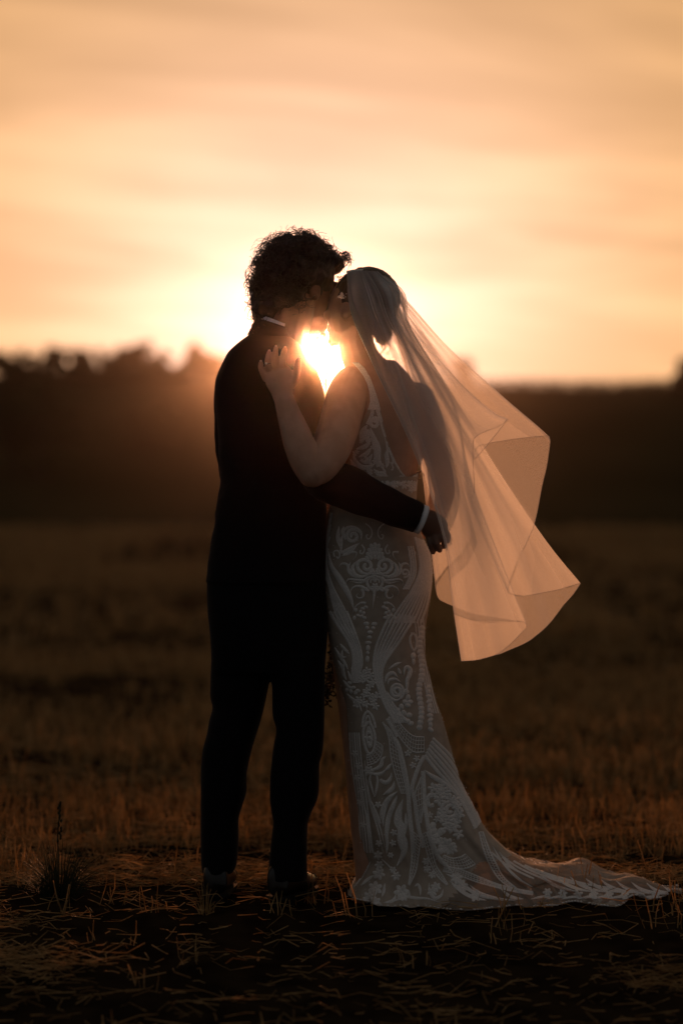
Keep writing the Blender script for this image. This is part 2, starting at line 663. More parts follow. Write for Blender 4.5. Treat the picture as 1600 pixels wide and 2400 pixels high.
TREES = [
    (8, -6, 828, 46, 'big dark round tree at the left edge of the field view'),
    (62, -2, 852, 34, 'low bushy tree just right of the big left-edge tree'),
    (128, 0, 846, 36, 'broad low tree in the middle of the left tree line'),
    (190, 1, 846, 34, 'rounded tree beside the small gap in the left tree line'),
    (252, 2, 842, 36, 'squat tree left of the tall thin-topped tree'),
    (318, 0, 812, 46, 'tall thin-topped tree on the left crest'),
    (368, 3, 840, 34, 'small tree between the two taller trees on the left crest'),
    (458, 0, 816, 40, 'pointed tree just left of the groom on the crest'),
    (505, 3, 842, 32, 'tree on the crest partly hidden by the dark suit shoulder'),
    (1085, 2, 846, 30, 'pale lone tree on the crest seen through the veil'),
    (1606, -3, 845, 34, 'tree cut by the right edge on the crest'),
]
for k, (px, off, top, half, lab) in enumerate(TREES):
    x, y = crest(px, off)
    z0 = hz(x, y)
    ztop = CAM_H + (1200 - top) * (RIDGE_D + off) / FPX
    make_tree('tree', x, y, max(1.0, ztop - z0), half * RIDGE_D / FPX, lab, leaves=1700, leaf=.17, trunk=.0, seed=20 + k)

LOW = [(28, 'low bush under the right half of the big left-edge tree'), (72, 'low bush below the small bushy tree near the left edge'), (98, 'low bush in the dip between the first trees on the left crest'), (150, 'low bush right of the broad low tree'), (174, 'low bush left of the rounded tree beside the gap'), (216, 'low bush right of the rounded tree beside the gap'),
       (238, 'low bush left of the squat tree on the crest'), (284, 'low bush between the squat tree and the tall thin-topped tree'), (305, 'low bush at the foot of the tall thin-topped tree'), (345, 'low bush just right of the tall thin-topped tree'), (394, 'low bush right of the small tree between the taller ones'), (425, 'low bush left of the pointed tree near the groom'), (480, 'low bush between the pointed tree and the groom')]
for k, (px, low_label) in enumerate(LOW):
    x, y = crest(px, -1.5)
    make_tree('bush', x, y, 28 * RIDGE_D / FPX, 34 * RIDGE_D / FPX, low_label, 'bush', leaves=500, leaf=.15, trunk=.0,
              group='low bushes under the crest trees', seed=140 + k)

BUSH = [
    (95, 66, 900, 1010, 80, 'large dark bush low on the left, nearer than the crest'),
    (30, 74, 945, 1050, 90, 'dark thicket at the left edge below the crest'),
    (150, 120, 1030, 1080, 60, 'low dark bush on the left slope above the field edge'),
    (360, 116, 1120, 1165, 70, 'flat dark bush at the foot of the left slope'),
]
for k, (px, d, top, bot, half, lab) in enumerate(BUSH):
    d = EDGE_D + 3 + d * .12
    x, y = (px - 800) / FPX * d, d - CAM_D
    z0 = hz(x, y)
    make_tree('bush', x, y, max(1.2, (CAM_H + (1200 - top) * d / FPX) - z0), half * d / FPX, lab, 'bush', leaves=1100, leaf=.14, trunk=.05,
              group='bushes on the left slope', seed=60 + k)


# ------------------------------------------------------------------ straw, stubble, weeds
def blades(name, base, tip, width, mat, bend=None, seed=0):
    """flattened straws: two crossed-section segments each, numpy built"""
    rg = np.random.default_rng(seed)
    n = len(base)
    d = tip - base
    L = np.linalg.norm(d, axis=1, keepdims=True)
    t = d / np.maximum(L, 1e-6)
    rnd = rg.normal(size=(n, 3))
    u = np.cross(t, rnd)
    u /= np.maximum(np.linalg.norm(u, axis=1, keepdims=True), 1e-6)
    w2 = np.cross(t, u)
    mid = base + d * rg.uniform(.4, .6, (n, 1))
    if bend is not None:
        mid = mid + rnd * L * bend
    V = np.empty((n, 9, 3))
    r = width[:, None]
    for j, (c, s) in enumerate(((base, 1.0), (mid, 0.95), (tip, 0.7))):
        for q, a in enumerate((0, 2.094, 4.189)):
            V[:, j * 3 + q] = c + (u * math.cos(a) + w2 * 0.45 * math.sin(a)) * r * s
    off = (np.arange(n) * 9)[:, None]
    fs = []
    for j in (0, 3):
        for q in range(3):
            a, b = j + q, j + (q + 1) % 3
            fs.append(np.concatenate([off + a, off + b, off + b + 3, off + a + 3], 1))
    F = np.stack(fs, 1).reshape(-1, 4)
    return fast_mesh(name, V.reshape(-1, 3), F, mat, None, True)


def scatter(n, y0, y1, dens_pow=1.0, margin=1.25):
    y = RNG.uniform(0, 1, n) ** dens_pow * (y1 - y0) + y0
    half = (y + CAM_D) * 800 / FPX * margin + 0.3
    x = RNG.uniform(-1, 1, n) * half
    return x, y


def lying(n, y0, y1, lmin, lmax, wd, seed, pw=1.0, margin=1.25):
    x, y = scatter(n, y0, y1, pw, margin)
    # gathered in loose windrows across the view
    keep = RNG.random(n) < 0.10 + 0.90 * (vnoise(np.stack([x * .5, y * 2.2, x * 0], 1), 1.1, 3) > 0.02)
    x, y = x[keep], y[keep]
    n = len(x)
    a = RNG.normal(0, 0.55, n) + np.where(RNG.random(n) < .5, 0, math.pi) + np.where(RNG.random(n) < .25, RNG.uniform(-1.5, 1.5, n), 0)
    L = RNG.uniform(lmin, lmax, n)
    z = ground_h(x, y) + RNG.random(n) ** 2 * 0.035 + 0.006
    e = RNG.normal(0, 0.10, n)
    dv = np.stack([np.cos(a) * np.cos(e), np.sin(a) * np.cos(e), np.sin(e)], 1) * L[:, None]
    b = np.stack([x, y, z], 1)
    tip = b + dv
    tip[:, 2] = np.maximum(tip[:, 2], ground_h(tip[:, 0], tip[:, 1]) + .004)
    return b, tip, wd * RNG.uniform(.6, 1.3, n)


b1, t1, w1 = lying(26000, -2.0, 1.2, .015, .12, .0015, 1)
b2, t2, w2 = lying(20000, 1.2, 9, .03, .16, .0022, 2)
b3, t3, w3 = lying(8000, 9, 30, .10, .35, .006, 3)
litter = blades('straw_litter', np.vstack([b1, b2, b3]), np.vstack([t1, t2, t3]), np.concatenate([w1, w2, w3]), M_straw, 0.13, 4)
tag(litter, 'loose straw lying over the dark soil', 'straw', kind='stuff')


def upright(n, y0, y1, hmin, hmax, wd, clump, rowgap, margin=1.25):
    nc = max(1, n // clump)
    x, y = scatter(nc, y0, y1, 1.0, margin)
    y = np.round(y / rowgap) * rowgap + RNG.normal(0, rowgap * .12, nc)
    far = np.clip((y - 4) / 20, 0, 1)
    pat = vnoise(np.stack([x * .8, y * (.8 - .55 * far), x * 0 + 5], 1), .8, 3)
    keep = RNG.random(nc) < 0.12 + 0.88 * (pat > 0.0)
    x, y = x[keep], y[keep]
    x = np.repeat(x, clump) + RNG.normal(0, .028, len(x) * clump)
    y = np.repeat(y, clump) + RNG.normal(0, .022, len(y) * clump)
    n = len(x)
    h = RNG.uniform(hmin, hmax, n) * RNG.uniform(.5, 1, n)
    z = ground_h(x, y)
    b = np.stack([x, y, z - .005], 1)
    ln = RNG.normal(0, .22, (n, 2))
    tip = b + np.stack([ln[:, 0] * h, ln[:, 1] * h, h], 1)
    return b, tip, wd * RNG.uniform(.6, 1.2, n)


u0 = upright(900, -2.2, -.35, .03, .085, .0021, 5, .17)
u1 = upright(9000, -.35, 3.0, .05, .14, .0022, 6, .17)
u2 = upright(26000, 3.0, 12, .06, .16, .0052, 6, .17)
u3 = upright(36000, 12, 34, .10, .26, .016, 5, .34)
u4 = upright(20000, 34, 56, .14, .32, .024, 4, .5)
stub = blades('stubble', np.vstack([q[0] for q in (u0, u1, u2, u3, u4)]), np.vstack([q[1] for q in (u0, u1, u2, u3, u4)]),
              np.concatenate([q[2] for q in (u0, u1, u2, u3, u4)]), M_straw, 0.07, 5)
tag(stub, 'cut stalks standing in rows across the field', 'stubble', kind='stuff')


def tussock(name, px, py, y, n, h, spread, label, seed, mat, plume=False):
    rr = random.Random(seed)
    d = (CAM_D + y) / FPX
    x = (px - 800) * d
    root = empty(name, (x, y, 0))
    tag(root, label, 'grass clump')
    bs, ts, ws = [], [], []
    g = Geo()
    for k in range(n):
        a = rr.uniform(0, 6.28)
        rad = spread * .35 * math.sqrt(rr.random())
        b = Vector((x + math.cos(a) * rad, y + math.sin(a) * rad, -.01))
        out = Vector((math.cos(a), math.sin(a), 0)) * spread * rr.uniform(.1, 1.0)
        hh = h * rr.uniform(.35, 1.0) * (1 - .4 * out.length / spread)
        m = b + out * .35 + Vector((0, 0, hh * .65))
        e = b + out + Vector((0, 0, hh))
        c = cat([b, m, e], 3)
        r0 = rr.uniform(.0012, .0022)
        tube(g, c, [r0 * (1 - .8 * i / (len(c) - 1)) for i in range(len(c))], 3, False)
    g.obj('blade', mat, root)['kind'] = 'stuff'
    if plume:
        g = Geo()
        c = cat([(x, y, 0), (x - .005, y, .16), (x + .004, y, .27)], 5)
        tube(g, c, [.0018] * len(c), 4, False)
        for i in range(16):
            zz = .16 + .007 * i
            ellipsoid(g, (x + rr.gauss(0, .003), y + rr.gauss(0, .003), zz), (.0035, .0035, .005), None, 5, 4)
        g.obj('seed_stem', mat, root)
    return root


tussock('grass_clump', 140, 2100, 0.02, 230, .20, .115, 'dark grass clump with one tall seed stem left of the groom', 5, M_weed, True)
tussock('grass_clump', 483, 2122, -0.20, 22, .115, .05, 'small tuft of pale grass in front of the left shoe', 8, M_straw)
# ------------------------------------------------------------------ people: shared pieces
def head_shapes(g, c, yaw, pitch, s=1.0, female=False):
    """skull, jaw and face round the skull centre; yaw = direction the face looks (0 = +X, counter-clockwise), returns the local->world map"""
    f = Vector((math.cos(yaw) * math.cos(pitch), math.sin(yaw) * math.cos(pitch), math.sin(pitch)))
    r = f.cross(Vector((0, 0, 1))).normalized()       # the head's right side
    u = r.cross(f)
    M = Matrix((f, r, u)).transposed()
    c = Vector(c)

    def L(a, b, z):
        return c + M @ (Vector((a, b, z)) * s)

    def E(a, b, z, ra, rb, rz, tilt=0.0):
        ellipsoid(g, L(a, b, z), (ra * s, rb * s, rz * s), M @ Matrix.Rotation(tilt, 3, 'Y'))
    E(-.008, 0, .012, .094, .074, .092)                # cranium
    E(.020, 0, -.020, .072, .066, .085)                # face block
    E(.038, 0, -.082 if female else -.090, .048, .047 if female else .052, .036)   # jaw
    E(.074, 0, -.106 if female else -.116, .017, .019 if female else .024, .016)   # chin
    E(.084, 0, .022, .012, .046, .012)                 # brow
    for b in (-1, 1):
        E(.062, b * .036, -.030, .026, .020, .020)     # cheek
        E(.079, b * .030, .004, .011, .013, .009)      # eye ball under the lid
        E(-.006, b * .074, -.012, .018, .007, .031, -.2)   # ear
        E(-.004, b * .078, -.030, .008, .006, .011)    # ear lobe
    a0, a1 = L(.088, 0, .008), L(.108, 0, -.036)
    tube(g, [a0, (a0 + a1) / 2 + (a1 - a0) * .05, a1], [.007 * s, .010 * s, .0125 * s], 10)     # nose
    for b in (-1, 1):
        E(.095, b * .011, -.036, .009, .008, .007)     # nostril wings
    E(.086, 0, -.062, .012, .022, .006)                # upper lip
    E(.084, 0, -.074, .012, .019, .007)                # lower lip
    return L, M


def curls(g, roots, normals, rnd, length, rad, turns, thick, n=15, down=0.0, side=None):
    """corkscrew locks growing out of the scalp"""
    for p, nn in zip(roots, normals):
        L = length * rnd.uniform(.55, 1.15)
        R_ = rad * rnd.uniform(.6, 1.3)
        T = turns * rnd.uniform(.7, 1.3)
        d = (Vector(nn) + Vector((rnd.gauss(0, .45), rnd.gauss(0, .45), rnd.gauss(0, .45) - down))).normalized()
        u = d.orthogonal().normalized()
        v_ = d.cross(u)
        ph = rnd.uniform(0, 6.28)
        pts = []
        for i in range(n):
            t = i / (n - 1)
            a = ph + T * 6.283 * t
            rr = R_ * min(1, .25 + t * 1.6)
            pts.append(Vector(p) + d * (L * t) + u * (math.cos(a) * rr) + v_ * (math.sin(a) * rr) - Vector((0, 0, down * L * t * t * .8)))
        tube(g, pts, [thick * (1 - .55 * i / (n - 1)) for i in range(n)], 4, False, (0.3, 0.9, 0.2))


def sphere_dirs(n, rnd, ok):
    out = []
    while len(out) < n:
        d = Vector((rnd.gauss(0, 1), rnd.gauss(0, 1), rnd.gauss(0, 1))).normalized()
        if ok(d):
            out.append(d)
    return out


# ------------------------------------------------------------------ groom
groom = empty('person', P(630, 2110, 0))
tag(groom, 'man with curly dark hair in a black suit, seen from behind, arm round the bride', 'person')

MAN_YAW = R(33)
man_head_c = P(709, 674, .060)
g = Geo()
Lm, Mm = head_shapes(g, man_head_c, MAN_YAW, R(-9), 1.04)
# neck, shoulders and trunk under the clothes
limb(g, [(668, 812, .0, .062), (676, 770, .005, .058), (690, 720, .02, .056), (702, 690, .03, .05)], 16)
loft(g, [(800, 600, 690, 0, .06), (850, 548, 715, 0, .09), (950, 535, 735, 0, .11), (1100, 535, 735, 0, .10), (1250, 520, 740, 0, .105), (1400, 505, 745, 0, .11), (1500, 505, 750, 0, .11)], 24, 4)
limb(g, [(565, 1480, .02, .075), (545, 1740, .03, .055), (520, 1900, .035, .045), (510, 2055, .06, .026)], 12)
limb(g, [(695, 1480, -.01, .075), (695, 1740, -.02, .055), (685, 1900, -.02, .043), (672, 2055, -.02, .026)], 12)
limb(g, [(572, 870, .04, .035), (556, 1000, .06, .042), (556, 1110, .09, .038), (640, 1180, .24, .034), (720, 1190, .30, .028), (790, 1195, .30, .026)], 12)
limb(g, [(690, 875, 0, .035), (714, 960, -.055, .038), (745, 1105, -.155, .042), (806, 1140, -.172, .040), (900, 1183, -.170, .034), (975, 1212, -.160, .029), (1002, 1220, -.155, .028, .022)], 14)
# right hand: palm, four unequal curled fingers, thumb
limb(g, [(985, 1214, -.157, .028, .021), (1003, 1222, -.155, .033, .019), (1017, 1236, -.150, .037, .017), (1023, 1250, -.145, .033, .015)], 16)
FINGERS_M = [
    [(1004, 1257, -.146, .0095), (1008, 1274, -.154, .0090), (1011.5, 1286, -.148, .0085), (1014.5, 1294, -.134, .0076)],
    [(1017, 1256, -.152, .0095), (1022, 1272, -.166, .0090), (1027, 1283, -.160, .0085), (1030, 1290, -.144, .0076)],
    [(1028, 1249, -.148, .0095), (1037, 1261, -.158, .0090), (1040, 1272, -.150, .0085), (1040, 1281, -.134, .0076)],
    [(1034, 1240, -.138, .0092), (1045, 1248, -.136, .0088), (1049, 1258, -.124, .0082), (1048, 1268, -.110, .0074)],
    [(1008, 1206, -.140, .0115), (1024, 1218, -.122, .0110), (1037, 1238, -.112, .0100), (1042, 1252, -.108, .0085)],
]
for q in FINGERS_M:
    limb(g, q, 12, 4)
body = remesh('body', g, .0028, M_skin_m, groom, 5, .5)

# hair: a lumpy mass and many corkscrew curls
rnd = random.Random(11)
hc = man_head_c
F_m = Vector((math.cos(MAN_YAW), math.sin(MAN_YAW), 0))


def man_scalp(d):
    return Vector(hc) + Vector((0, 0, .022)) + Mm @ Vector((d.x * .112 - .018, d.y * .098, d.z * .112))


def man_ok(d):
    # hair grows everywhere but on the face and below the nape
    if d.x > .25 and d.z < .50:
        return False
    if d.x > -.12 and d.z < .22:
        return False
    if d.z < -.80:
        return False
    return True


g = Geo()
ellipsoid(g, Vector(hc) + Mm @ Vector((-.020, 0, .036)), (.105, .092, .103), Mm, 24, 16)
ellipsoid(g, Vector(hc) + Mm @ Vector((-.060, 0, -.035)), (.066, .080, .075), Mm)
ellipsoid(g, Vector(hc) + Mm @ Vector((.062, 0, .082)), (.050, .066, .034), Mm)
ellipsoid(g, P(628, 722, .02), (.045, .07, .050))
for d in sphere_dirs(170, rnd, man_ok):
    p = man_scalp(d) + Mm @ (d * rnd.uniform(-.016, .000))
    ellipsoid(g, p, (rnd.uniform(.010, .020),) * 3, None, 8, 6)
for px, py in ((604, 742), (609, 758), (600, 722), (596, 700), (598, 676), (612, 766), (640, 735), (650, 752)):
    ellipsoid(g, P(px + 6, py, rnd.uniform(-.02, .05)), (.018, .03, .018), None, 8, 6)
hair = remesh('hair', g, .005, M_hair_m, groom, 2, .5, lambda c: vnoise(c, 70, 3) * .012)
g = Geo()
dirs = sphere_dirs(760, rnd, man_ok)
curls(g, [man_scalp(d) for d in dirs], [Mm @ d for d in dirs], rnd, .036, .0105, 1.3, .0015, 15, .25)
dirs = sphere_dirs(90, rnd, lambda d: man_ok(d) and d.z > -.1)
curls(g, [man_scalp(d) for d in dirs], [Mm @ d for d in dirs], rnd, .046, .012, 1.0, .0006, 17, .2)
dirs = sphere_dirs(130, rnd, man_ok)
curls(g, [man_scalp(d) for d in dirs], [Mm @ d for d in dirs], rnd, .046, .016, 1.1, .0010, 19, .15)
nr, nn_ = [], []
for k in range(190):
    t = rnd.random()
    p = P(*[(1 - t) * a + t * b for a, b in zip((592, 640), (604, 770))], rnd.uniform(-.06, .08)) + Vector((rnd.uniform(0, .035), 0, 0))
    nr.append(p)
    nn_.append(Vector((-1, rnd.uniform(-.8, .5), -.25)).normalized())
curls(g, nr, nn_, rnd, .032, .0105, 1.2, .0015, 15, .4)
# fringe falling over the forehead
fr = [Lm(.085, rnd.uniform(-.05, .06), rnd.uniform(.085, .115)) for k in range(90)]
curls(g, fr, [(F_m + Vector((0, 0, .15))).normalized()] * len(fr), rnd, .026, .008, 1.2, .0011, 15, .55)
g.obj('loose_curl', M_hair_m, hair)['kind'] = 'stuff'
# wispy flyaway loops on the crown
g = Geo()
for k in range(16):
    a = P(rnd.uniform(606, 660), rnd.uniform(570, 610), rnd.uniform(-.03, .05))
    s = rnd.uniform(.012, .028)
    c0 = a + Vector((-s * .7, 0, s * .6))
    ph = rnd.uniform(-.6, .6)
    pts = [c0 + Vector((math.cos(ph + t) * s * rnd.uniform(.95, 1.05), math.sin(t * .5) * .01, math.sin(ph + t) * s)) for t in np.linspace(-1.2, rnd.uniform(2.4, 4.4), 18)]
    tube(g, pts, [.00035] * len(pts), 4, False, (0.2, 1, 0.1))
g.obj('flyaway_hair', M_hair_m, hair)['kind'] = 'stuff'
# short beard along the jaw
g = Geo()
jr, jn = [], []
for k in range(420):
    b = rnd.uniform(-.040, .040)
    a = .085 - (abs(b) / .052) ** 2 * .075 + rnd.uniform(-.02, .006)
    z = -.122 + (abs(b) / .052) ** 2 * .03 + rnd.uniform(-.005, .022)
    jr.append(Lm(a, b, z))
    jn.append(Mm @ Vector((.35, b * 6, -1)).normalized())
curls(g, jr, jn, rnd, .011, .0018, .6, .0005, 6, .1)
g.obj('beard', M_hair_m, groom)['kind'] = 'stuff'

# jacket
def folds(c):
    crease = np.abs(vnoise(c * [1, 1, 1.6] + 9, 11, 2)) * .016
    return vnoise(c * [1, 1, .45], 9, 2) * .010 + vnoise(c, 40, 2) * .0012 - crease * np.exp(-((c[:, 2] - 1.12) / .20) ** 2)


g = Geo()
loft(g, [(772, 606, 676, .005, .055), (784, 588, 690, .005, .066), (799, 562, 703, .0, .088), (821, 537, 718, 0, .108), (843, 524, 722, 0, .118), (866, 514, 726, 0, .124), (892, 506, 734, 0, .128), (930, 502, 742, 0, .130), (1000, 509, 752, 0, .135),
         (1060, 511, 752, 0, .130), (1120, 515, 760, 0, .127), (1200, 504, 768, 0, .130), (1290, 491, 768, 0, .136), (1345, 484, 767, 0, .142), (1366, 482, 767, 0, .144)], 40, 6)
limb(g, [(566, 862, .025, .052, .065), (551, 905, .045, .056), (547, 1000, .06, .054), (550, 1090, .085, .051), (572, 1140, .14, .048), (650, 1180, .25, .044), (725, 1190, .30, .040)], 18)
limb(g, [(690, 850, .0, .050, .065), (701, 885, -.01, .0545), (712, 930, -.035, .0575), (724, 1000, -.08, .057), (738, 1075, -.130, .058), (757, 1118, -.168, .060), (806, 1139, -.178, .0595),
         (850, 1160, -.176, .056), (900, 1182, -.173, .051), (950, 1203, -.168, .0475), (983, 1216, -.163, .0455)], 20, 5, (0, 1, 0), True)
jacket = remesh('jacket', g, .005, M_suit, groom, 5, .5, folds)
# collar of the jacket standing round the neck, and the shirt collar inside it
def collar(name, rows, mat, thick, parent):
    """rows: rings given as (x px, y px, depth) samples around the neck, closed with thickness"""
    g = Geo()
    v = []
    n = 36
    nr_ = len(rows)
    for cx, cy, rx, ry, yc, tl in rows:
        for th in (0, thick):
            for k in range(n):
                a = 2 * math.pi * k / n
                c = P(cx, cy, yc)
                v.append((c.x + math.cos(a) * (rx - th), c.y + math.sin(a) * (ry - th), c.z - math.cos(a) * tl))
    f = []
    for i in range(nr_ - 1):
        for k in range(n):
            k2 = (k + 1) % n
            o0, o1 = i * 2 * n, (i + 1) * 2 * n
            f.append([o0 + k, o1 + k, o1 + k2, o0 + k2])
            f.append([o0 + n + k, o0 + n + k2, o1 + n + k2, o1 + n + k])
    for k in range(n):
        k2 = (k + 1) % n
        f.append([k, k2, n + k2, n + k])
        o = (nr_ - 1) * 2 * n
        f.append([o + k, o + n + k, o + n + k2, o + k2])
    g.add(v, f)
    return g.obj(name, mat, parent)


collar('collar', [(649, 763, .058, .066, .006, .019), (648, 784, .068, .076, .005, .022), (646, 803, .078, .088, .002, .022)], M_suit, .004, jacket)
shirt = collar('shirt_collar', [(655, 757, .0535, .0600, .006, .021), (652, 772, .0570, .0640, .006, .021), (650, 790, .0600, .0660, .006, .021)], M_shirt, .003, groom)
# shirt cuff
g = Geo()
v, f = [], []
c0, c1 = P(976, 1213, -.163), P(992.5, 1219.5, -.160)
ax = (c1 - c0).normalized()
uu = ax.cross(Vector((0, 1, 0))).normalized()
vv = ax.cross(uu)
n = 28
for p, r in ((c0, .0395), (c1, .0400), (c1, .0370), (c0, .0370)):
    for k in range(n):
        a = 2 * math.pi * k / n
        v.append(p + uu * math.cos(a) * r + vv * math.sin(a) * r * .82)
for i in range(4):
    for k in range(n):
        f.append([i * n + k, i * n + (k + 1) % n, ((i + 1) % 4) * n + (k + 1) % n, ((i + 1) % 4) * n + k])
g.add(v, f)
g.obj('shirt_cuff', M_shirt, groom)

# trousers
def tfolds(c):
    return vnoise(c * [1, 1, .6], 11, 2) * .006


g = Geo()
loft(g, [(1300, 500, 762, 0, .122), (1360, 485, 766, 0, .130), (1421, 485, 768, 0, .132), (1484, 490, 768, 0, .128), (1541, 496, 764, 0, .120), (1572, 496, 762, 0, .110)], 36, 5, 2.5)
loft(g, [(1530, 497, 640, .02, .105), (1600, 494, 631, .025, .100), (1631, 493.5, 625, .028, .096), (1659, 499, 619, .03, .092), (1690, 491, 611, .03, .09), (1721, 485.5, 602, .03, .088), (1758, 475, 591, .03, .085),
         (1804, 470.5, 581, .03, .083), (1830, 470, 579.5, .03, .082), (1856, 470, 578.5, .03, .08), (1887, 470, 569, .03, .077), (1917, 470.5, 560, .03, .074), (1963, 470.5, 558.5, .03, .072), (2009, 471, 556, .03, .072), (2030, 472, 552, .03, .072), (2044, 474, 545, .03, .07)], 28, 5, 2.2)
loft(g, [(1530, 622, 762, -.02, .105), (1600, 635.5, 762, -.02, .100), (1640, 637, 761, -.02, .096), (1680, 638.5, 760, -.02, .092), (1709, 646, 759, -.02, .090), (1746, 640, 757, -.02, .088), (1770, 637, 754, -.02, .086), (1786, 636, 749.5, -.02, .085),
         (1810, 634, 749, -.02, .084), (1844, 632.5, 748, -.02, .082), (1874, 632.5, 743, -.02, .078), (1911, 638, 727, -.02, .074), (1926, 641.5, 722, -.02, .073), (1948, 639, 720, -.02, .072), (1990, 634, 720, -.02, .072), (2034, 629.5, 720, -.02, .074), (2060, 627, 721, -.02, .075)], 28, 5, 2.2)
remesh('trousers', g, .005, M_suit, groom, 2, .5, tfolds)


# shoes
M_rubber = principled('black sole rubber', (0.010, 0.009, 0.008), (0.016, 0.014, 0.012), 60, 0.95, spec=0.05)
def shoe(heel, toe, name='shoe'):
    """leather shoe from heel point to toe point on the ground (world x, y), with a separate heel and sole"""
    h, t = Vector(heel), Vector(toe)
    ax_ = (t - h).normalized()
    Ln = (t - h).length
    sd = Vector((-ax_.y, ax_.x, 0))
    g = Geo()
    secs = [(0.00, .012, .030, .040, .020), (0.03, .030, .034, .085, .010), (0.16, .034, .036, .105, .006), (0.30, .034, .038, .098, .006), (0.45, .036, .042, .082, .006),
            (0.62, .046, .046, .062, .006), (0.78, .047, .045, .052, .006), (0.90, .038, .038, .045, .007), (0.97, .024, .026, .036, .010), (1.0, .008, .010, .026, .016)]
    c = cat(secs, 4)
    v, f = [], []
    n = 20
    for s_, wl, wr, top, bot in c:
        p = h + ax_ * (s_ * Ln)
        for k in range(n):
            a = 2 * math.pi * k / n
            cs, sn = math.cos(a), math.sin(a)
            zz = (top + bot) / 2 + (top - bot) / 2 * math.copysign(abs(sn) ** .8, sn)
            wd = (wl if cs > 0 else wr) * math.copysign(abs(cs) ** .7, cs)
            v.append(p + sd * wd + Vector((0, 0, zz)))
    m = len(c)
    for i in range(m - 1):
        for k in range(n):
            f.append([i * n + k, i * n + (k + 1) % n, (i + 1) * n + (k + 1) % n, (i + 1) * n + k])
    f.append(list(range(n))[::-1])
    f.append([(m - 1) * n + k for k in range(n)])
    g.add(v, f)
    ob = g.obj(name, M_leather, groom)
    # toe-cap seam
    g = Geo()
    p = h + ax_ * (.80 * Ln)
    pts = [p + sd * (.047 * math.cos(a)) + Vector((0, 0, .029 + .0235 * math.sin(a))) + ax_ * (.012 * math.sin(a)) for a in np.linspace(.15, 2.99, 16)]
    tube(g, pts, [.0016] * 16, 6)
    g.obj('toe_cap_seam', M_leather, ob)
    # sole and heel block
    g = Geo()
    out_ = [(s_, wl, wr) for s_, wl, wr, a_, b_ in cat(secs, 3)]
    ring = [h + ax_ * (s_ * Ln) + sd * (wl + .003) for s_, wl, wr in out_] + [h + ax_ * (s_ * Ln) - sd * (wr + .003) for s_, wl, wr in out_[::-1]]
    k = len(ring)
    v = [r + Vector((0, 0, .010)) for r in ring] + [r + Vector((0, 0, .000)) for r in ring]
    f = [list(range(k)), list(range(2 * k - 1, k - 1, -1))] + [[i, i + k, (i + 1) % k + k, (i + 1) % k] for i in range(k)]
    g.add(v, f)
    g.obj('sole', M_rubber, ob, False)
    g = Geo()
    ring = [h + ax_ * (.005 + .07 * (1 - abs(math.sin(a))) * 0 + .034 + .034 * math.cos(a)) + sd * (.034 * math.sin(a)) for a in np.linspace(0, 2 * math.pi, 16, endpoint=False)]
    k = len(ring)
    v = [r + Vector((0, 0, .001)) for r in ring] + [r + Vector((0, 0, -.018)) for r in ring]
    f = [list(range(k)), list(range(2 * k - 1, k - 1, -1))] + [[i, i + k, (i + 1) % k + k, (i + 1) % k] for i in range(k)]
    g.add(v, f)
    g.obj('heel', M_rubber, ob, False)
    for o in [ob]:
        o.location.z += .014
    return ob


p0, p1 = P(648, 2110, -.06), P(752, 2110, .10)
shoe((p0.x, -.085, 0), (p1.x - .036, .13, 0))
p0, p1 = P(505, 2110, .0), P(520, 2110, .2)
shoe((p0.x, -.04, 0), (p1.x, .225, 0))


# ------------------------------------------------------------------ bride
bride = empty('person', P(915, 2110, .02))
tag(bride, 'bride in a white lace gown and long veil, back to the camera, facing the groom', 'person')
BR_YAW = R(180 - 30)
br_head_c = P(838, 720, .030)
g = Geo()
Lb, Mb = head_shapes(g, br_head_c, BR_YAW, R(6), .95, True)
limb(g, [(876, 890, .02, .066, .058), (854, 856, .022, .054), (840, 826, .025, .050), (834, 796, .03, .048), (840, 745, .03, .046)], 16)
loft(g, [(845, 833, 925, .02, .045), (862, 818, 943, .02, .056), (885, 800, 962, .02, .066), (915, 796, 986, .02, .078), (955, 804, 999, .02, .092), (1010, 800, 992, .02, .100), (1060, 796, 984, .02, .100), (1105, 800, 976, .02, .096),
         (1160, 786, 968, .02, .094), (1240, 768, 972, .02, .104), (1330, 764, 1002, .02, .118), (1420, 768, 998, .02, .116), (1500, 780, 985, .02, .105), (1560, 788, 985, .02, .1)], 36, 5)
limb(g, [(840, 1500, .03, .080), (850, 1740, .03, .056), (858, 1900, .04, .048), (862, 2070, .05, .034), (846, 2098, .03, .028)], 12)
limb(g, [(925, 1500, .0, .082), (920, 1740, .02, .056), (915, 1900, .03, .048), (910, 2070, .05, .034), (890, 2098, .03, .028)], 12)
# far (right) arm, reaching down in front of her to the bouquet
limb(g, [(975, 935, .03, .048), (996, 985, .035, .045), (1014, 1050, .055, .041), (1030, 1110, .085, .037), (1034, 1160, .12, .035), (1005, 1222, .175, .031), (940, 1268, .225, .027), (900, 1280, .240, .025), (880, 1290, .245, .026)], 14)
for k, (dx, dy) in enumerate(((-6, 20), (2, 26), (10, 24), (17, 18))):
    limb(g, [(872 + dx * .8, 1290 - dx * .4, .245, .009), (852 + dx, 1290 + dy * .8, .235, .0085), (858 + dx, 1300 + dy, .262, .008)], 10, 4)
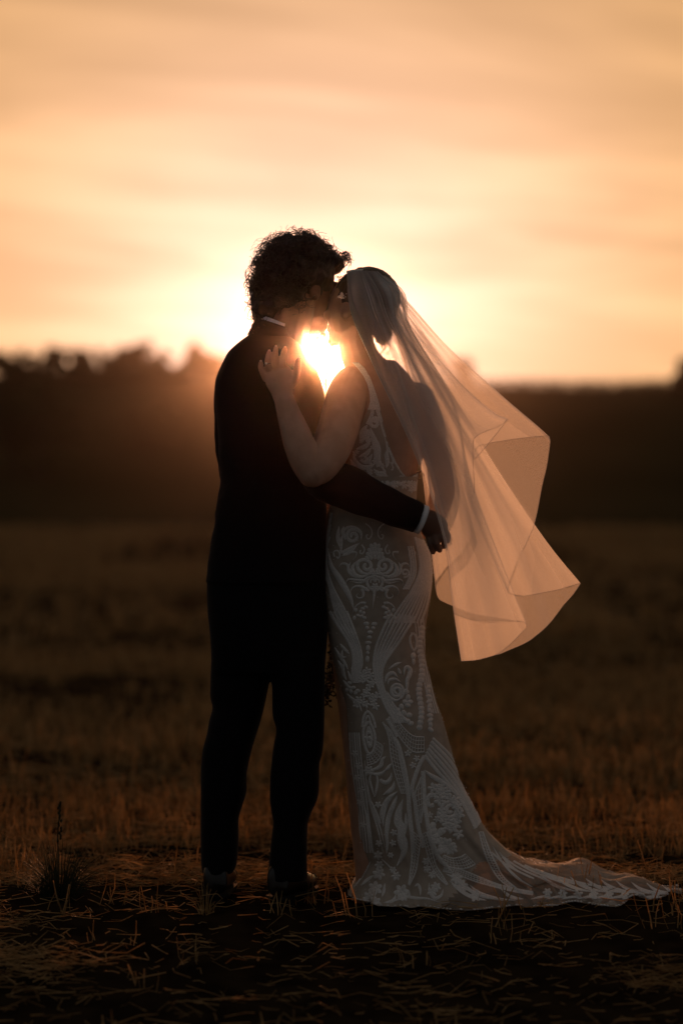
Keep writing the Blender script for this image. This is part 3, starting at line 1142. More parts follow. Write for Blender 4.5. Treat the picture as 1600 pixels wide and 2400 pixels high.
# near (left) arm: shoulder, elbow bent towards the camera, forearm up his back
limb(g, [(822, 902, .0, .050, .052), (815, 921, -.035, .0550), (804, 960, -.085, .0555), (792, 1005, -.140, .0555), (775, 1050, -.195, .0530), (752, 1090, -.240, .0470), (732, 1108, -.262, .0395)], 20)
limb(g, [(730, 1107, -.262, .0385), (717, 1080, -.258, .0425), (702, 1042, -.245, .0415), (689, 1005, -.228, .0370), (675, 965, -.208, .0310), (664, 930, -.190, .0270, .022)], 20)
# left hand lying on his back: palm, knuckles, four unequal bent fingers and the thumb
limb(g, [(664, 934, -.192, .0265, .021), (661, 918, -.184, .0300, .019), (657, 897, -.174, .0385, .0155), (652, 877, -.166, .0385, .0130), (650, 866, -.160, .0340, .0110)], 20)
FINGERS_B = [
    [(623, 888, -.160, .0095), (616.0, 873, -.163, .0088), (611.5, 861, -.159, .0082), (611.5, 851.5, -.148, .0068)],
    [(634, 873, -.162, .0098), (628.3, 857, -.168, .0093), (628.0, 842, -.164, .0085), (630.5, 827, -.150, .0070)],
    [(647, 868, -.163, .0100), (645.0, 850, -.169, .0096), (644.8, 833, -.163, .0088), (646.5, 816.5, -.148, .0070)],
    [(661, 868, -.160, .0102), (662.5, 850, -.166, .0096), (663.5, 834, -.161, .0088), (667.5, 819, -.147, .0072)],
    [(682, 902, -.172, .0135), (691, 886, -.168, .0120), (696, 868, -.160, .0108), (700, 846, -.150, .0085)],
]
for q in FINGERS_B:
    limb(g, q, 12, 4)
# web between thumb and index
limb(g, [(664, 872, -.160, .010, .006), (678, 878, -.162, .011, .006), (692, 890, -.166, .012, .008)], 10, 4)
bbody = remesh('body', g, .0024, M_skin_b, bride, 4, .5)

# fingernails
M_nail = principled('pale nail', (0.62, 0.44, 0.38), (0.66, 0.48, 0.42), 50, 0.25)
for q in FINGERS_B:
    g = Geo()
    e = P(*q[-1][:3])
    d = (P(*q[-1][:3]) - P(*q[-2][:3])).normalized()
    sd = d.cross(Vector((0, -1, 0.2))).normalized()
    up = sd.cross(d)
    if up.y > 0:
        up = -up
    ellipsoid(g, e + up * (q[-1][3] * .75) + d * .003, (.0052, .0040, .0014), Matrix((d, sd, up)).transposed(), 10, 6)
    g.obj('fingernail', M_nail, bride)

# wedding ring
g = Geo()
rc = P(627.6, 853, -.167)
rx = (P(*FINGERS_B[1][2][:3]) - P(*FINGERS_B[1][0][:3])).normalized()
ru = rx.cross(Vector((0, 1, 0))).normalized()
rv = rx.cross(ru)
nseg = 24
v, f = [], []
for i in range(nseg):
    a = 2 * math.pi * i / nseg
    dr = ru * math.cos(a) + rv * math.sin(a)
    for k in range(8):
        b = 2 * math.pi * k / 8
        v.append(rc + dr * (.0098 + .0013 * math.cos(b)) + rx * (.0013 * math.sin(b)))
for i in range(nseg):
    for k in range(8):
        f.append([i * 8 + k, ((i + 1) % nseg) * 8 + k, ((i + 1) % nseg) * 8 + (k + 1) % 8, i * 8 + (k + 1) % 8])
g.add(v, f)
ring = g.obj('ring', M_gold, bride)
g = Geo()
ellipsoid(g, rc + Vector((-.004, -.0105, .001)), (.0035, .003, .0035), None, 6, 5)
g.obj('gem', M_pearl, ring, False)

# hair: swept back into a low curly bun
rnd = random.Random(31)
g = Geo()
ellipsoid(g, Vector(br_head_c) + Mb @ Vector((-.028, 0, .027)), (.094, .079, .086), Mb, 20, 14)
ellipsoid(g, Vector(br_head_c) + Mb @ Vector((-.055, 0, .000)), (.058, .072, .075), Mb)
ellipsoid(g, P(887, 740, .02), (.038, .055, .050))
ellipsoid(g, P(897, 780, .02), (.026, .045, .030))
ellipsoid(g, P(880, 690, .03), (.042, .062, .048))
for k in range(90):
    t = rnd.random()
    px, py = cat([(862, 652), (888, 658), (903, 685), (910, 715), (914, 745), (908, 775), (897, 802)], 12)[int(t * 71)]
    ellipsoid(g, P(px - rnd.uniform(0, 16), py, .025 + rnd.uniform(-.06, .05)), (rnd.uniform(.009, .015),) * 3, None, 8, 6)
bhair = remesh('hair', g, .004, M_hair_b, bride, 2, .5, lambda c: vnoise(c * [1, 1, 1], 80, 3) * .009)
g = Geo()
rt, rn = [], []
for k in range(150):
    t = rnd.random()
    px, py = cat([(880, 652), (900, 672), (912, 705), (916, 740), (910, 780), (896, 808)], 12)[int(t * 59)]
    rt.append(P(px - 6, py, .025 + rnd.uniform(-.05, .05)))
    rn.append(Vector((1, rnd.uniform(-.5, .5), rnd.uniform(-.7, .2))).normalized())
curls(g, rt, rn, rnd, .016, .006, 1.1, .0010, 13, .5)
fr, fn = [], []
for k in range(60):
    fr.append(P(rnd.uniform(792, 812), rnd.uniform(650, 672), rnd.uniform(.0, .08)))
    fn.append(Vector((-.6, rnd.uniform(-.3, .3), .7)).normalized())
curls(g, fr, fn, rnd, .011, .005, 1.0, .0008, 12, .2)
# locks hanging beside the neck and face
LOCKS = [
    [(776, 778, .06), (777, 790, .05), (770, 800, .045), (764, 812, .04)],
    [(776, 785, .05), (784, 806, .04), (796, 822, .03), (801, 842, .03), (797, 855, .03), (786, 858, .03)],
    [(777, 790, .05), (787, 812, .04), (797, 832, .035), (800, 846, .03)],
    [(775, 790, .05), (769, 803, .05), (767, 815, .05)],
    [(765, 838, .06), (768, 858, .05), (765, 885, .05), (763, 905, .05), (764, 928, .05)],
    [(762, 845, .06), (758, 868, .05), (760, 890, .05), (766, 912, .05)],
    [(915, 752, .02), (924, 775, .01), (927, 790, .0), (916, 795, -.01)],
    [(912, 765, .02), (930, 782, .01), (939, 796, .0), (930, 803, -.01), (916, 798, -.01)],
    [(900, 790, .02), (908, 806, .01), (900, 820, .0), (888, 832, -.01)],
    [(913, 745, .03), (923, 765, .03), (920, 790, .02), (929, 800, .02)],
    [(905, 800, .02), (913, 815, .02), (903, 832, .01)],
]
for q in LOCKS:
    for j in range(3):
        o = Vector((rnd.gauss(0, .0016), rnd.gauss(0, .003), rnd.gauss(0, .0016)))
        pts = [P(*p) + o for p in q]
        c = cat(pts, 6)
        tube(g, c, [.0011 * (1 - .5 * i / (len(c) - 1)) for i in range(len(c))], 4, False)
g.obj('loose_lock', M_hair_b, bhair)['kind'] = 'stuff'


# hair ornaments: metal leaves with pearls
def petal(g, base, d, nrm, L, W, thick=.0012):
    d = Vector(d).normalized()
    nrm = Vector(nrm).normalized()
    s = d.cross(nrm).normalized()
    v, f = [], []
    m = 7
    for i in range(m + 1):
        t = i / m
        w_ = W * math.sin(math.pi * t ** .8) ** .8 if 0 < t < 1 else 0.0004
        c = Vector(base) + d * (L * t) + nrm * (.15 * L * math.sin(math.pi * t))
        for q in (-1, 0, 1):
            v.append(c + s * (w_ * q) + nrm * (thick * (1 if q == 0 else 0)))
    for i in range(m):
        for q in range(2):
            a = i * 3 + q
            f.append([a, a + 1, a + 4, a + 3])
    b = len(v)
    v += [p - nrm * thick for p in v[:]]
    f += [[q + b for q in fc[::-1]] for fc in f[:]]
    g.add(v, f)


M_lf = principled('ivory hair leaf', (0.72, 0.66, 0.58), (0.80, 0.74, 0.66), 60, 0.35)
hp = P(801, 695, -.052)
orn = None
g = Geo()
petal(g, hp, (-1, -.1, -.12), (0, -1, .1), .0135, .0042)
petal(g, hp, (-.05, -.1, 1), (0, -1, .1), .0125, .0045)
petal(g, hp, (-.35, -.1, -1), (0, -1, .1), .0085, .0030)
petal(g, hp, (.55, -.1, -.7), (0, -1, .1), .0080, .0030)
orn = g.obj('hair_leaf_pin', M_lf, bride)
for dx, dy in ((4, -2), (8, 1), (5, 4), (10, -6), (2, 3)):
    g = Geo()
    ellipsoid(g, hp + Vector((dx / 857, -.004, -dy / 857)), (.0016,) * 3, None, 8, 6)
    g.obj('pearl', M_pearl, orn)
g = Geo()
bp = P(911, 700, -.02)
for e in ((922, 688), (918, 691), (916, 697), (919, 703), (914, 706)):
    c = cat([bp, (bp + P(e[0], e[1], -.02)) / 2 + Vector((0, 0, .001)), P(e[0], e[1], -.02)], 3)
    tube(g, c, [.0006] * len(c), 4, False)
spr = g.obj('hair_sprig', M_lf, bride)
for e in ((922, 688), (918, 691), (916, 697), (919, 703), (914, 706)):
    g = Geo()
    ellipsoid(g, P(e[0], e[1], -.02), (.0019,) * 3, None, 8, 6)
    g.obj('pearl', M_pearl, spr)
# ------------------------------------------------------------------ gown
def fabric(name, c1, c2, nscale, transl, bump, bscale, rough=0.75, clear=0.0, sheen=0.0):
    m, k, o = material(name)
    geo = k.n('ShaderNodeNewGeometry')
    nz = k.noise(geo.outputs['Position'], nscale, 3)
    col = k.mix(k.ramp(nz, 0.35, 0.65), c1, c2)
    bm = k.n('ShaderNodeBump')
    bm.inputs['Strength'].default_value = bump
    bm.inputs['Distance'].default_value = 0.0015
    k.put(bm.inputs['Height'], k.noise(geo.outputs['Position'], bscale, 2))
    b = k.n('ShaderNodeBsdfPrincipled')
    k.put(b.inputs['Base Color'], col)
    b.inputs['Roughness'].default_value = rough
    b.inputs['Specular IOR Level'].default_value = 0.3
    b.inputs['Sheen Weight'].default_value = sheen
    k.put(b.inputs['Normal'], bm.outputs[0])
    tr = k.n('ShaderNodeBsdfTranslucent')
    k.put(tr.inputs[0], col)
    mx = k.n('ShaderNodeMixShader')
    mx.inputs[0].default_value = transl
    k.put(mx.inputs[1], b.outputs[0])
    k.put(mx.inputs[2], tr.outputs[0])
    sh = mx.outputs[0]
    if clear:
        tp = k.n('ShaderNodeBsdfTransparent')
        m2 = k.n('ShaderNodeMixShader')
        m2.inputs[0].default_value = clear
        k.put(m2.inputs[1], sh)
        k.put(m2.inputs[2], tp.outputs[0])
        sh = m2.outputs[0]
    k.put(o.inputs[0], sh)
    return m


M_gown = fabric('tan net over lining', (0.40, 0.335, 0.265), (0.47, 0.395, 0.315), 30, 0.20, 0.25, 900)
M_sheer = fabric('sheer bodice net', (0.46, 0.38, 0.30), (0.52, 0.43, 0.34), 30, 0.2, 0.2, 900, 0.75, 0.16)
M_lace = fabric('white corded lace', (0.62, 0.59, 0.545), (0.85, 0.81, 0.755), 420, 0.15, 0.9, 700, 0.6, 0.0, 0.3)

RINGS = [  # z left, x left px, z right, x right px, yc, near, far
    (1118, 799, 1118, 979.5, .02, .106, .102), (1160, 782, 1160, 976, .02, .106, .102), (1200, 768, 1200, 976, .02, .108, .106), (1240, 761, 1240, 983, .02, .112, .112),
    (1290, 757, 1290, 1005, .02, .126, .122), (1330, 755.5, 1330, 1012.5, .02, .134, .127), (1370, 755, 1370, 1012, .02, .134, .127), (1400, 756, 1400, 1008.5, .02, .132, .124),
    (1442, 761, 1442, 1000.5, .02, .126, .12), (1492, 769, 1492, 995.5, .02, .120, .116), (1540, 778, 1540, 996.5, .02, .118, .116), (1598, 793, 1590, 1008, .02, .120, .121),
    (1645, 806, 1640, 1021, .02, .122, .126), (1690, 811, 1682, 1035.5, .02, .126, .132), (1754, 815.5, 1745, 1053.5, .025, .132, .142), (1830, 827, 1830, 1079, .03, .140, .16),
    (1894, 836, 1886, 1108, .04, .150, .19), (1945, 839, 1937, 1134, .05, .160, .22), (1985, 846, 1972, 1165, .07, .170, .25), (2014, 851, 2005, 1202, .09, .185, .28),
    (2038, 842, 2030, 1255, .10, .200, .30), (2062, 829, 2050, 1340, .11, .220, .30), (2082, 820, 2068, 1450, .11, .235, .28), (2098, 817, 2086, 1545, .10, .240, .24), (2111, 822, 2097, 1594, .08, .235, .20),
]
NU = 220
rings = cat(RINGS, 7)
v = []
for ri, (pl, xl, pr, xr, yc, dn, df) in enumerate(rings):
    A, B = P(xl, pl, yc), P(xr, pr, yc)
    t = ri / (len(rings) - 1)
    wide = max(0.0, (t - .55) / .45)
    cxp = A.x + min((B.x - A.x) / 2, .155 + .10 * wide)
    wl, wr = cxp - A.x, B.x - cxp
    fold = max(0.0, (t - .52) / .48) ** 1.5
    for k in range(NU):
        a = 2 * math.pi * k / NU
        c, s = math.cos(a), math.sin(a)
        e = 2 / 2.25
        cc = math.copysign(abs(c) ** e, c)
        ss = math.copysign(abs(s) ** e, s)
        x = cxp + (wr if c > 0 else wl) * cc
        y = yc + (df if s > 0 else dn) * ss
        q = (1 + cc) / 2
        z = A.z * (1 - q) + B.z * q
        # soft vertical folds deepening towards the hem, on the near and far faces only
        am = .020 * fold * abs(s) ** 1.2
        fr = am * (math.sin(a * 9 + 1.1 + 1.5 * t) + .6 * math.sin(a * 17 + 3 * t) + .35 * math.sin(a * 29 + .7))
        y += fr * (1 if s > 0 else -1)
        x += fr * .35 * c
        v.append([x, y, z])
v = np.array(v)
tt = np.repeat(np.linspace(0, 1, len(rings)), NU)
xt = np.clip((v[:, 0] - .33) / .5, 0, 1)                       # how far out along the train
nz = vnoise(v * [1.0, 2.6, 1.0], 9, 3)
lift = np.clip(tt - .72, 0, 1) / .28
v[:, 2] += lift * (.020 * np.abs(nz) * 2 * np.sin(np.clip(tt, 0, 1) * math.pi) * .8 + xt * .020 * (nz + .15))
v[:, 2] += .036 * np.exp(-((v[:, 0] - .68) / .050) ** 2 - ((v[:, 1] - .27) / .12) ** 2)
v[:, 2] += .022 * np.exp(-((v[:, 0] - .80) / .05) ** 2 - ((v[:, 1] - .05) / .10) ** 2)
v[:, 2] += .020 * np.exp(-((v[:, 0] - .56) / .03) ** 2 - ((v[:, 1] + .02) / .10) ** 2)
v[:, 2] += np.where(tt > .86, .008 * np.sin(v[:, 0] * 37 + v[:, 1] * 21) * (1 - .4 * xt), 0)
v[:, 2] += lift * xt * (.016 * np.abs(np.sin(v[:, 1] * 26 + v[:, 0] * 5 + 3 * vnoise(v, 6, 2))) + .012 * vnoise(v * [1.4, 2.4, 1], 22, 2))
v[:, 1] -= np.where(tt > .9, (tt - .9) * 10 * .030 * vnoise(v * [1, .3, 0], 11, 2), 0)
v[:, 0] += np.where(tt > .9, (tt - .9) * 10 * .020 * vnoise(v * [.5, 1, 0] + 7, 14, 2), 0)
v += (np.clip(1 - np.abs(tt - .25) / .25, 0, 1) * vnoise(v * [1, 1, 3], 10, 2) * .008)[:, None] * np.array([0, 1, 0])
v[:, 2] = np.maximum(v[:, 2], .004)
f = []
for i in range(len(rings) - 1):
    for k in range(NU):
        f.append([i * NU + k, (i + 1) * NU + k, (i + 1) * NU + (k + 1) % NU, i * NU + (k + 1) % NU])
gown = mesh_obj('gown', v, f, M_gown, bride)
M_net = fabric('sheer train net', (0.40, 0.33, 0.26), (0.48, 0.40, 0.32), 30, 0.20, 0.2, 900, 0.75, 0.50)
gown.data.materials.append(M_net)
for pi, pl in enumerate(gown.data.polygons):
    rt_ = (pi // NU) / (len(rings) - 1)
    cx_ = sum(v[i][0] for i in pl.vertices) / 4
    if rt_ > .78 and cx_ + (rt_ - .8) * .6 > .36:
        pl.material_index = 1
gown_v = v
gown_bvh = BVHTree.FromPolygons([tuple(p) for p in v], f)

# bodice: laid over the body between the strap / armhole edge and the deep V of the back
bme = bbody.data
body_bvh = BVHTree.FromPolygons([tuple(q.co) for q in bme.vertices], [tuple(p.vertices) for p in bme.polygons])
CAMP = Vector((0, -CAM_D, CAM_H))


def hit_front(bvh, px, py):
    d = (P(px, py, 0) - CAMP).normalized()
    h = bvh.ray_cast(CAMP, d)
    if h[0] is None:
        return None, None
    n = h[1] if h[1].dot(d) < 0 else -h[1]
    return h[0], n


def hit_back(bvh, px, py):
    p = P(px, py, 0)
    d = Vector((0, -1, 0))
    h = bvh.ray_cast(Vector((p.x, 4, p.z)), d)
    if h[0] is None:
        return None, None
    n = h[1] if h[1].dot(d) < 0 else -h[1]
    return h[0], n


# drop the near arm from what the bodice is laid on
limit = -0.165
keepf = [tuple(p.vertices) for p in bme.polygons if bme.vertices[p.vertices[0]].co.x > P(795, 900).x or bme.vertices[p.vertices[0]].co.y > 0]
trunk_g = Geo()
loft(trunk_g, [(845, 833, 925, .02, .045), (862, 818, 943, .02, .056), (885, 800, 962, .02, .066), (915, 796, 986, .02, .078), (955, 804, 999, .02, .092), (1010, 800, 992, .02, .100), (1060, 796, 984, .02, .100), (1105, 800, 976, .02, .096), (1160, 786, 968, .02, .094)], 36, 5)
trunk_bvh = BVHTree.FromPolygons(trunk_g.v, trunk_g.f)


def panel(left, right, y0, y1, rows, cols, hit, off=.0045):
    L, Rr = np.array(left, float), np.array(right, float)
    vv, ff, idx = [], [], {}
    for i in range(rows + 1):
        y = y0 + (y1 - y0) * i / rows
        a, b = np.interp(y, L[:, 1], L[:, 0]), np.interp(y, Rr[:, 1], Rr[:, 0])
        for j in range(cols + 1):
            p, n = None, None
            x = a + (b - a) * j / cols
            for sh in (0, 2, -2, 4, -4, 7, -7, 11, -11):
                p, n = hit(trunk_bvh, x + sh, y)
                if p is not None:
                    p = p + Vector((-sh / 857, 0, 0))
                    break
            if p is None:
                continue
            q, m = hit(body_bvh, x, y)
            if q is not None and (q - p).length < .03 and (q.y < p.y) == (hit is hit_front):
                p = q
            idx[i, j] = len(vv)
            vv.append(p + n * off)
    for i in range(rows):
        for j in range(cols):
            c = [idx.get(k) for k in ((i, j), (i, j + 1), (i + 1, j + 1), (i + 1, j))]
            if None not in c:
                ff.append(c)
    return vv, ff


ARMHOLE = [(829, 853), (840, 866), (852, 883), (861, 902), (866, 920), (868, 942), (863, 962), (852, 985), (840, 1015), (828, 1055), (816, 1090), (804, 1122), (800, 1130)]
VBACK = [(843, 853), (856, 866), (868, 888), (877, 912), (888, 945), (897, 985), (906, 1030), (915, 1055), (928, 1086), (940, 1106), (951, 1120), (953, 1130)]
g = Geo()
g.add(*panel(ARMHOLE, VBACK, 853, 1124, 70, 22, hit_front))
gs = Geo()
gs.add(*panel(ARMHOLE, VBACK, 853, 962, 36, 8, hit_front, .0065))
g.add(*panel([(981, 1100), (966, 1112), (951, 1120), (949, 1130)], [(984, 1100), (981, 1112), (980, 1130)], 1101, 1124, 10, 8, hit_front))
g.add(*panel([(820, 880), (806, 930), (804, 1130)], [(860, 880), (880, 930), (962, 1000), (976, 1130)], 905, 1124, 40, 24, hit_back))
bod = g.obj('bodice', M_sheer, bride)
stp = gs.obj('strap', M_lace, bod)
so = stp.modifiers.new('thick', 'SOLIDIFY')
so.thickness = .0018
so = bod.modifiers.new('thick', 'SOLIDIFY')
so.thickness = .0012
bod_bvh = BVHTree.FromPolygons(g.v, g.f)


# ------------------------------------------------------------------ corded lace on the gown
class Lace:
    """raised cords and petals sewn on a cloth surface: drawn on a flat pattern, then laid on the cloth itself"""
    def __init__(self, bvhs, hit):
        self.g = Geo()
        self.bvhs = bvhs
        self.hit = hit
        self.wk = 1.0

    def at(self, x, y, h):
        for b in self.bvhs:
            p, n = self.hit(b, x, y)
            if p is not None:
                return p + n * h
        return None

    def cord(self, pts, w, taper=0, h=None, n=6):
        w *= 1.2 * self.wk
        c = cat(pts, n) if len(pts) > 2 else cat([pts[0], (np.array(pts[0]) + np.array(pts[1])) / 2, pts[1]], 4)
        m = len(c)
        h = h if h is not None else min(.0028, .0012 + w * .00014)
        rows = []
        for i in range(m):
            t = c[min(i + 1, m - 1)] - c[max(i - 1, 0)]
            L = math.hypot(*t) or 1
            nx_, ny_ = -t[1] / L, t[0] / L
            u = i / (m - 1)
            ww = w / 2
            if taper == 1:
                ww *= max(.12, 1 - u)
            elif taper == 2:
                ww *= max(.12, math.sin(math.pi * min(1, max(0, u))) ** .7)
            elif taper == 3:
                ww *= max(.12, u)
            row = []
            for s, hh in ((-1, .0006), (-.55, h * .8), (0, h), (.55, h * .8), (1, .0006)):
                row.append(self.at(c[i][0] + nx_ * ww * s, c[i][1] + ny_ * ww * s, hh))
            rows.append(row)
        vv, ff, idx = [], [], {}
        for i, r in enumerate(rows):
            for j, p in enumerate(r):
                if p is not None:
                    idx[i, j] = len(vv)
                    vv.append(p)
        for i in range(m - 1):
            for j in range(4):
                q = [idx.get(k) for k in ((i, j), (i, j + 1), (i + 1, j + 1), (i + 1, j))]
                if None not in q:
                    a, b = Vector(vv[q[0]]), Vector(vv[q[2]])
                    if (a - b).length < .05:
                        ff.append(q)
        self.g.add(vv, ff)

    def blob(self, x, y, rx, ry=None, rot=0.0, h=.0028):
        ry = ry or rx
        cs, sn = math.cos(rot), math.sin(rot)
        vv = [self.at(x, y, h)]
        for rr, hh in ((.6, h * .82), (1.0, .0006)):
            for k in range(9):
                a = 2 * math.pi * k / 9
                dx, dy = math.cos(a) * rx * rr, math.sin(a) * ry * rr
                vv.append(self.at(x + dx * cs - dy * sn, y + dx * sn + dy * cs, hh))
        if any(p is None for p in vv):
            return
        if max((Vector(p) - Vector(vv[0])).length for p in vv) > .05:
            return
        ff = [[0, 1 + k, 1 + (k + 1) % 9] for k in range(9)]
        ff += [[1 + k, 10 + k, 10 + (k + 1) % 9, 1 + (k + 1) % 9] for k in range(9)]
        self.g.add(vv, ff)

    def spiral(self, x, y, r0, r1, turns, a0, w, sgn=1, sy=1.0):
        n = int(14 * turns) + 4
        pts = []
        for i in range(n):
            t = i / (n - 1)
            a = a0 + sgn * 6.283 * turns * t
            r = r0 + (r1 - r0) * t
            pts.append((x + math.cos(a) * r, y + math.sin(a) * r * sy))
        self.cord(pts, w, 0, None, 2)

    def flower(self, x, y, r, petals=6, a0=0.0):
        for k in range(petals):
            a = a0 + 6.283 * k / petals
            self.blob(x + math.cos(a) * r * .7, y + math.sin(a) * r * .7, r * .58, r * .38, a)
        self.blob(x, y, r * .26)

    def net(self, A, B, nx_, ny_, w=1.8, edge=3.2):
        a, b = cat(A, 6), cat(B, 6)
        ta, tb = np.linspace(0, 1, len(a)), np.linspace(0, 1, len(b))
        def pt(u, t):
            p = np.array([np.interp(t, ta, a[:, 0]), np.interp(t, ta, a[:, 1])])
            q = np.array([np.interp(t, tb, b[:, 0]), np.interp(t, tb, b[:, 1])])
            return p * (1 - u) + q * u
        for i in range(nx_ + 1):
            u = i / nx_
            self.cord([pt(u, t) for t in np.linspace(0, 1, 9)], edge if i in (0, nx_) else w, 0, .0022, 3)
        for j in range(ny_ + 1):
            t = j / ny_
            self.cord([pt(u, t) for u in (0, .5, 1)], w, 0, .0018, 2)


def S(ox, oy, k):
    return lambda pts: [(ox + x / k, oy + y / k) for x, y in pts]


def draw_scrolls(q, fl, nt):
    """q: scrolls and cords, fl: flowers and petals, nt: netting (patterns in the flat 1600 x 2400 frame)"""
    # ---- hips and thighs
    T = S(750, 1180, 5.6)
    def mir(pts, ax=718, sx=0.97):
        return [(ax + (ax - x) * sx, y) for x, y in pts]
    def both(pts, w, tp=0):
        q.cord(T(pts), w, tp)
        q.cord(T(mir(pts)), w, tp)
    both([(695, 850), (640, 925), (560, 915), (495, 850), (500, 770), (570, 735), (650, 770), (665, 835), (620, 870), (580, 850), (580, 810), (610, 800)], 6.5)
    both([(480, 755), (425, 840), (450, 930), (540, 965), (640, 930)], 9, 2)
    both([(400, 770), (370, 850), (400, 930), (470, 975)], 6, 2)
    both([(640, 965), (580, 1015), (480, 1005), (390, 995), (345, 1025), (340, 1065)], 9, 1)
    both([(610, 1005), (530, 1045), (440, 1030), (390, 1025)], 5.5, 1)
    both([(718, 1010), (690, 965), (640, 975), (615, 1020), (635, 1090), (680, 1130), (715, 1140)], 5.5)
    both([(718, 1030), (695, 1000), (665, 1005), (660, 1040)], 3.2)
    both([(590, 1140), (560, 1100), (490, 1085), (430, 1105), (400, 1150), (410, 1200)], 8, 1)
    both([(545, 1120), (570, 1180), (550, 1235), (500, 1240), (475, 1205), (500, 1180)], 6.5, 1)
    both([(600, 1310), (540, 1305), (480, 1340), (440, 1400), (420, 1470)], 6, 1)
    both([(590, 265), (650, 310), (680, 380), (660, 450), (620, 465), (605, 425), (630, 410)], 2.8)
    both([(545, 540), (580, 600), (560, 655), (525, 650), (530, 610)], 3)
    both([(400, 640), (470, 640), (470, 690), (430, 740)], 5, 1)
    both([(250, 830), (290, 790), (350, 800), (380, 860), (430, 930)], 5, 2)
    both([(190, 700), (180, 640), (230, 620), (260, 670), (240, 720), (215, 700)], 3.4)
    q.cord(T([(718, 1090), (712, 1180), (700, 1280), (688, 1385)]), 8.5, 1)
    fl.flower(*T([(718, 925)])[0], 9)
    fl.flower(*T([(718, 1095)])[0], 8)
    for r_, n_ in ((0, 5), (1, 6), (2, 5), (3, 3)):
        for k in range(n_):
            u = (k - (n_ - 1) / 2) / max(1, n_)
            fl.blob(*T([(718 + u * (260 - r_ * 40), 700 - r_ * 52 + abs(u) * 50)])[0], 4.6, 6.5, u * 1.2)
    for sx in (0, 1):
        for x, y in ((560, 1380), (530, 1420), (570, 1440), (500, 1470), (545, 1480), (470, 1400), (600, 1360), (620, 1140), (600, 1120), (450, 1500), (580, 1500)):
            p = (x, y) if not sx else mir([(x, y)])[0]
            fl.blob(*T([p])[0], 5.2, 4.0, 1.1 * x)
    # leafy scroll on the left hip
    q.spiral(*T([(430, 430)])[0], 3, 17, 1.5, 2.2, 6.5)
    for pts in ([(540, 480), (530, 380), (440, 320), (340, 330), (290, 420)], [(520, 520), (420, 580), (300, 640), (260, 610)], [(290, 420), (270, 520), (280, 620)], [(250, 300), (235, 440), (250, 560)], [(310, 300), (300, 380), (330, 480)], [(480, 560), (380, 640), (290, 690)]):
        q.cord(T(pts), 8, 2)
    # long side lines curving in to the waist of the skirt
    for k in range(6):
        o = k * 26
        q.cord(T([(150 - o * .45, 120 + o * 6), (95 - o * .3, 450 + o * 3), (85 - o * .25, 800 + o), (150 - o * .3, 1060), (270 - o * .8, 1300), (400 - o * 1.25, 1560)]), 4.2 if k % 2 else 5.4)
    q.cord(T([(110, 620), (150, 820), (240, 960), (330, 1110), (400, 1250), (440, 1380)]), 12, 2)
    for k in range(9):
        o = k * 27
        q.cord(T([(1240 + o * .85, 440 + o * .35), (1300 + o * .72, 700), (1300 + o * .72, 900), (1210 + o * 1.05, 1120), (1060 + o * 1.55, 1340), (905 + o * 1.9, 1570)]), 3.6 if k % 2 else 4.8)
    for k in range(3):
        o = k * 30
        q.cord(T([(1150 + o, 560), (1185 + o, 760), (1180 + o, 940), (1090 + o, 1130)]), 4)
    q.spiral(*T([(1110, 910)])[0], 2, 11, 1.3, 0, 4)
    # ---- thighs to knees
    U = S(760, 1440, 5.6)
    for k in range(5):
        o = k * 34
        q.cord(U([(70 + o * 1.6, -40), (190 + o * 1.3, 160), (300 + o * .95, 330), (370 + o * .75, 480), (385 + o * .75, 640), (370 + o * .6, 780), (390 + o * .35, 900)]), 5 if k % 2 else 6.5)
    for k in range(7):
        o = k * 38
        q.cord(U([(880 + o * 1.35, -30 + o * .25), (770 + o * 1.35, 200), (690 + o * 1.15, 400), (650 + o * .7, 600), (660 + o * .4, 780), (720 + o * .28, 1000), (800 + o * .5, 1200), (930 + o * .7, 1420)]), 4 if k % 2 else 5.5)
    for x, y, a, b in ((548, 120, 40, 28), (655, 125, 40, 28), (560, 175, 28, 24), (640, 180, 28, 24), (600, 235, 40, 26), (590, 300, 34, 26), (578, 372, 44, 26), (572, 440, 30, 42), (568, 505, 24, 24), (565, 585, 26, 46)):
        fl.blob(*U([(x, y)])[0], a / 5.6, b / 5.6)
    for x, y in ((560, 745), (505, 790), (610, 800), (545, 850), (490, 860), (640, 885), (600, 930)):
        fl.flower(*U([(x, y)])[0], 8.5, 5, x)
    for x, y in ((555, 1005), (530, 1055), (600, 1070), (690, 1065), (640, 1110), (500, 1150), (545, 1180), (640, 1170), (670, 1210), (450, 1120), (420, 1180)):
        fl.flower(*U([(x, y)])[0], 8, 5, y)
    q.spiral(*U([(945, 1010)])[0], 3, 17, 2.0, 1.0, 6, 1, 1.15)
    for pts, w in (([(790, 900), (830, 800), (900, 770), (960, 830)], 8), ([(840, 720), (930, 660), (1010, 630)], 6), ([(960, 700), (985, 750), (1000, 790)], 6), ([(1045, 800), (1050, 720), (1085, 690), (1125, 730), (1110, 800), (1085, 860), (1080, 960), (1060, 1060)], 9),
                   ([(830, 920), (850, 860), (930, 850), (1000, 890)], 6), ([(820, 1010), (860, 1090), (930, 1130), (1010, 1100)], 7)):
        q.cord(U(pts), w, 2)
    for x, y in ((1070, 1010), (1095, 1090), (1060, 1150), (1010, 1210), (1090, 1190), (1120, 1150), (960, 1260), (1040, 1290), (1110, 1320), (1090, 1400), (1130, 1430), (990, 1330), (1050, 1380)):
        fl.blob(*U([(x, y)])[0], 7.5, 6, x * .3)
    q.cord(U([(1160, 240), (1120, 310), (1135, 410), (1172, 480), (1205, 400), (1195, 300), (1160, 240)]), 4.5)
    fl.blob(*U([(1165, 545)])[0], 6.5, 9)
